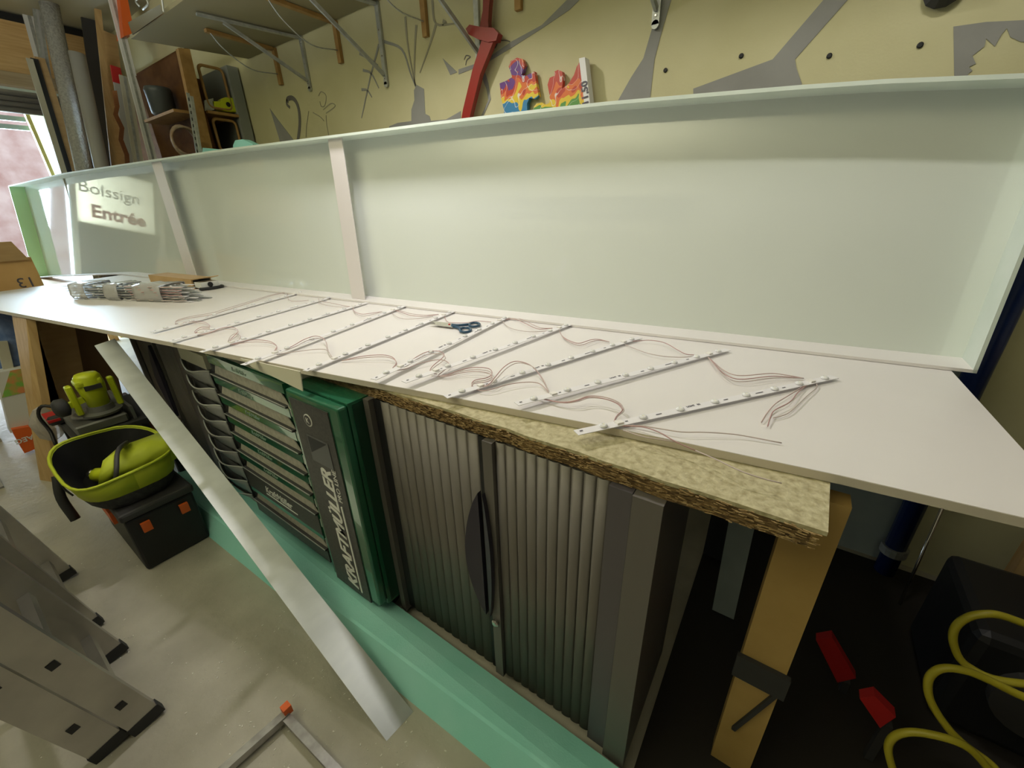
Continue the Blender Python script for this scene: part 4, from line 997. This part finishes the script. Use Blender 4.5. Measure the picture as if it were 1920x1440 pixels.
def frame_open(y0, y1, z0, z1, X):
    """panel with a rounded opening"""
    m = .05; n = 6; b = B()
    pts = []
    for cxx, cyy, a0 in ((y1 - m, z1 - m, 0), (y0 + m, z1 - m, 90), (y0 + m, z0 + m, 180), (y1 - m, z0 + m, 270)):
        for k in range(n + 1):
            a = math.radians(a0 + 90 * k / n); pts.append(Vector((X, cxx + .7 * m * math.cos(a), cyy + .7 * m * math.sin(a))))
    b.tube(pts, .012, 6, close=True); b.obj('rounded_edge', m_hook, su, smooth=True)
frame_open(1.88, 2.09, 2.42, 2.74, XS - .04)
frame_open(1.88, 2.09, 2.10, 2.37, XS - .04)
# cable coils and grey tub on shelves
ct = emptyo('storage_tub', (XS - .45, 1.72, zl), 'dark grey round tub on the corner shelving behind the leaning lengths', 'tub')
B().lathe((XS - .50, 1.73, zl), (0, 0, 1), [(0, .075), (.02, .092), (.17, .096), (.18, .100), (.205, .09), (.215, .03)], 24).obj('tub_body', principled('tub_grey', (.06, .07, .07), .4), ct, smooth=True)
cl = emptyo('cable_coil', (XS - .2, 1.70, 2.04), 'loose coil of pale brown cable on the lower corner shelf', 'cable')
cb3 = B()
for k in range(4):
    cb3.tube([Vector((XS - .22 + .02 * k, 1.71 + (.09 + .006 * k) * math.cos(a), 2.18 + (.12 - .005 * k) * math.sin(a))) for a in [j * math.pi / 10 for j in range(20)]], .010, 6, close=True)
cb3.obj('cable', noisy('dull_cable', (.30, .17, .08), (.45, .38, .28), 10, .4), cl, smooth=True)
# yellow-green tool on the shelf
yg = emptyo('cordless_multitool', (XS - .1, 2.0, zs), 'small yellow-green power tool lying on the upper corner shelf', 'tool')
X0 = XS - .03
B().prism([UX(x, y, X0) for x, y in ((414, 187), (422, 182), (450, 184), (460, 190), (462, 205), (455, 211), (425, 209), (412, 205))], (-.08, 0, 0)).bevel(.006, 1).obj('tool_body', m_ygp, yg)
B().prism([UX(x, y, X0) for x, y in ((398, 190), (414, 190), (413, 202), (402, 202))], (-.06, 0, 0)).obj('tool_neck', m_ygp, yg)
B().prism([UX(x, y, X0) for x, y in ((383, 188), (400, 184), (402, 206), (384, 208))], (-.07, 0, 0)).obj('tool_head', m_galv, yg)
qd = UX(428, 196, X0 + .001); B().lathe(qd, (1, 0, 0), [(0, .018), (.003, .018)], 12).obj('dial', m_black, yg)

# dark store above the beam
ds = emptyo('loft_crate', (-6.9, 1.4, 3.42), 'orange crate and dark goods stored above the wooden beam', 'crate')
q = [UX(222, -30, -5.6), UX(234, -30, -5.6), UX(252, 62, -5.6), UX(232, 68, -5.6)]
B().prism(q, (-.2, 0, 0)).obj('orange_side', m_orange, ds)

# silver bracket frame at the shelf's left corner
sb = emptyo('foil_lamp', UZ(290, 10, 2.6), 'crumpled silver metal fitting hanging at the left end of the high shelf', 'fitting')
zf = 2.72
B().prism([UY(240, 42, 1.43), UY(300, 8, 1.43), UY(305, 25, 1.43), UY(248, 65, 1.43)], (0, .006, .0)).obj('metal_plate', m_steel, sb)
B().tube([UY(303, -8, 1.42), UY(307, 22, 1.42)], .006, 6).obj('pin', m_galv, sb)
B().tube(smooth_path([UY(262, 12, 1.42), UY(255, 2, 1.42), UY(268, -6, 1.42), UY(278, 6, 1.42), UY(268, 18, 1.42)], 4), .006, 6).obj('wire_loop', m_galv, sb, smooth=True)

# leaning lengths: (x_top, y_top, x_bottom, y_bottom, width px, plane X, material, kind, label)
LEN = [
 (38, -30, 76, 112, 17, -6.95, m_whitepl, 'profile', 'white square profile leftmost of the tall leaning lengths', 'sq'),
 (55, 110, 122, 330, 9, -6.62, m_tan, 'lath', 'thin pale lath leaning at the left end beside the doorway', 'sq'),
 (64, 110, 131, 330, 10, -6.66, m_dk, 'lath', 'thin black lath leaning next to the doorway', 'sq'),
 (74, 108, 146, 330, 13, -6.68, m_card, 'lath', 'orange-brown lath leaning next to the black one', 'sq'),
 (62, -30, 96, 200, 12, -6.70, m_galv, 'profile', 'second grey profile from the left, partly behind the bubble-wrapped tube', 'sq'),
 (84, -30, 160, 330, 27, -6.45, m_film, 'wrapped_tube', 'thick grey tube wrapped in shiny bubble film', 'round'),
 (122, 112, 176, 330, 14, -6.55, m_dk, 'tube', 'short black tube right of the bubble-wrapped one', 'round'),
 (144, 100, 194, 330, 23, -6.15, m_tube, 'tube', 'pale grey round tube with an open end, shorter than its neighbours', 'round'),
 (158, -30, 206, 330, 21, -6.60, m_char, 'tube', 'tall dark grey board leaning behind the pale grey tube', 'sq'),
 (178, -30, 216, 330, 9, -6.25, m_wood, 'lath', 'tall thin pine lath in the middle of the leaning lengths', 'sq'),
 (200, 60, 232, 330, 26, -6.42, m_card, 'board', 'orange-brown cardboard sheet among the leaning lengths', 'sq'),
 (216, 125, 250, 330, 12, -5.98, m_tube, 'profile', 'grey profile with a red painted top end', 'sq'),
 (233, 143, 264, 330, 14, -5.88, m_tan, 'profile', 'short cream profile in front of the right-hand lengths', 'sq'),
 (204, -30, 287, 300, 12, -5.7, m_whitepl, 'profile', 'long white profile rightmost of the leaning lengths, leaning over the rest', 'sq'),
]
for (xt, yt, xb, yb, w, X, mat, nm, lab, shp) in LEN:
    a = UX(xt, yt, X); b = UX(xb, yb, X); d = b - a
    b2 = a + d * ((a.z - .945) / (a.z - b.z))
    if yb < 300: b2 = b
    wm = abs(UX(xb + w / 2, yb, X).y - UX(xb - w / 2, yb, X).y) * 1.25
    e = emptyo(nm, b2, lab, 'profile' if nm != 'tube' else 'tube', 'lengths of stock leaning behind the left end of the tray')
    if shp == 'round':
        B().tube([a, b2], wm / 2, 16).obj('shaft', mat, e, smooth=True)
        B().lathe(a, (a - b2), [(0, wm / 2 * .85), (.003, wm / 2 * .8)], 16).obj('end_opening', m_dk if mat is not m_tube else m_galv, e)
    else:
        B().bar(a, b2, wm, .022, up=(1, 0, 0)).obj('shaft', mat, e)
        if 'red' in lab:
            B().bar(a, a.lerp(b2, .07), wm * 1.08, .026, up=(1, 0, 0)).obj('red_end', m_red, e)
        elif nm == 'profile':
            B().bar(a, b2, wm * .3, .026, up=(1, 0, 0)).obj('groove', m_galv if mat is not m_galv else m_tube, e)
# copper strips and slotted rail
cs = emptyo('copper_strip', (-5.9, 1.6, 1.9), 'crinkled copper-coloured strip hanging among the leaning lengths', 'strip')
B().grid([[UX(x - 4, y, -5.8), UX(x + 5, y, -5.8)] for x, y in ((214, 170), (219, 200), (216, 215), (228, 240), (226, 262), (237, 290), (240, 330))]).solid(.004).obj('strip', principled('copper', (.65, .33, .18), .25, .9), cs)
sr = emptyo('slotted_rail', (-4.2, 1.72, 1.2), 'slotted grey steel rail leaning before the corner shelving', 'rail')
a = UX(352, 174, -4.18); b = UX(370, 285, -4.18); d = b - a
B().bar(a, a + d * 1.6, .022, .004, up=(1, 0, 0)).bar(a + Vector((0, .018, -.02)), a + d * 1.6 + Vector((0, .022, 0)), .02, .02, up=(1, 0, 0)).obj('rail', m_galv, sr)
for k in range(9):
    q = a + d * (.08 + .11 * k)
    B().bar(q + Vector((.003, 0, 0)), q + d.normalized() * .022 + Vector((.003, 0, 0)), .006, .003, up=(1, 0, 0)).obj('slot', m_black, sr)

# floor rack holding the trestle-side carton
ck = emptyo('plank_stack', (-4.3, .6, 0), 'low stack of dark planks under the cartons behind the trestle', 'planks')
for k in range(5): B().box(-4.5, .35 + .01 * (k % 2), .05 * k, -3.96, .70, .05 * k + .045).obj('plank', m_woodD, ck)
# ---- things the glossy panel mirrors
sg = emptyo('window_sign', (-8.03, .1, 1.3), 'white paper sign with red word taped inside the left doorway glass', 'sign')
m_sign = principled('backlit_paper', (.78, .74, .60), .7); translucent(m_sign, .55, (.9, .85, .70))
B().box(-8.035, -.25, 1.69, -8.030, .72, 2.47).obj('sheet', m_sign, sg)
text('sign_word', 'Bolssign', .21, (-8.026, .62, 2.10), (0, -1, 0), (0, 0, 1), m_ink, sg, .0015)
text('sign_word', 'Entrée', .23, (-8.026, .50, 1.80), (0, -1, 0), (0, 0, 1), m_redsign, sg, .0015, bold=.008)
wl = emptyo('storage_cupboard', (-7.8, -1.2, 0), 'dark cupboard against the left wall, mirrored in the tray', 'cupboard')
B().box(-8.08, -2.6, 0, -7.65, -1.40, 2.3).obj('body', m_dk, wl)
for k in range(2): B().box(-7.65, -2.58 + .6 * k, .05, -7.635, -2.02 + .6 * k, 2.25).obj('door', m_char, wl)
for k in range(2):
    t_ = emptyo('carton', (-7.85, -2.3 + .62 * k, 2.3), 'beige carton on the dark cupboard by the left wall, ' + ('farther from' if k == 0 else 'nearer to') + ' the doorway', 'box', 'beige cartons on the dark cupboard')
    B().box(-8.05, -2.55 + .62 * k, 2.302, -7.66, -2.05 + .62 * k, 2.85).obj('carton_body', m_card, t_)
    B().box(-7.66, -2.32 + .62 * k, 2.303, -7.655, -2.27 + .62 * k, 2.849).obj('tape', m_tan, t_)
bs = B().box(-7.9, 2.165, .95, -5.2, 2.19, 3.05).obj('wall_darkening_sheet', m_woodD); tag(bs, 'dark brown sheet added to darken the back wall behind the leaning lengths', 'board')  # added to cover a stretch of wall that is lit too strongly
bm2 = B().box(-.10, .745, .0, 1.45, 2.15, .008).obj('floor_shade_sheet', principled('floor_shade_black', (.018, .014, .010), .8)); tag(bm2, 'black sheet standing in for floor shade under the right end of the bench', 'mat')  # shade under the bench put in as a black sheet on the floor
dc = emptyo('storage_crate', (-6.9, .5, 3.42), 'black crates stacked above the wooden beam at the top left', 'crate')
for k in range(4): B().box(-7.3, -1.2 + .83 * k, 2.99 + .435, -6.97, -1.2 + .83 * k + .80, 3.49).obj('crate_side', m_black, dc)
tcb = emptyo('light_blocker', (1.1, 0, 0), 'tall dark box added unseen right of the viewpoint to block light', 'cupboard')  # added out of view to keep bounce light from under the bench
B().box(.80, -1.6, 0, 1.48, .72, 2.0).obj('body', m_char, tcb)
for k in range(2): B().box(.785, -1.58 + 1.15 * k, .05, .80, -.46 + 1.15 * k, 1.97).obj('door', m_char, tcb)
# sawdust and chips on the concrete
db_ = B()
for k in range(750):
    x = random.uniform(-3.6, -.3); y = random.uniform(-.3, .5)
    if random.random() < .5: x = random.uniform(-1.6, -.5); y = random.uniform(.05, .5)
    if y > .38 + .035 * (x + 3): continue
    r = random.choice((.0008, .0012, .0014, .002, .0035)); a = random.uniform(0, 3.14)
    db_.bar((x, y, .0012), (x + 2 * r * math.cos(a), y + 2 * r * math.sin(a), .0012), r, .0016)
o = db_.obj('floor_debris', principled('pale_chips', (.72, .70, .62), .5)); tag(o, 'pale chips and swarf scattered over the concrete floor', 'debris', kind='stuff')
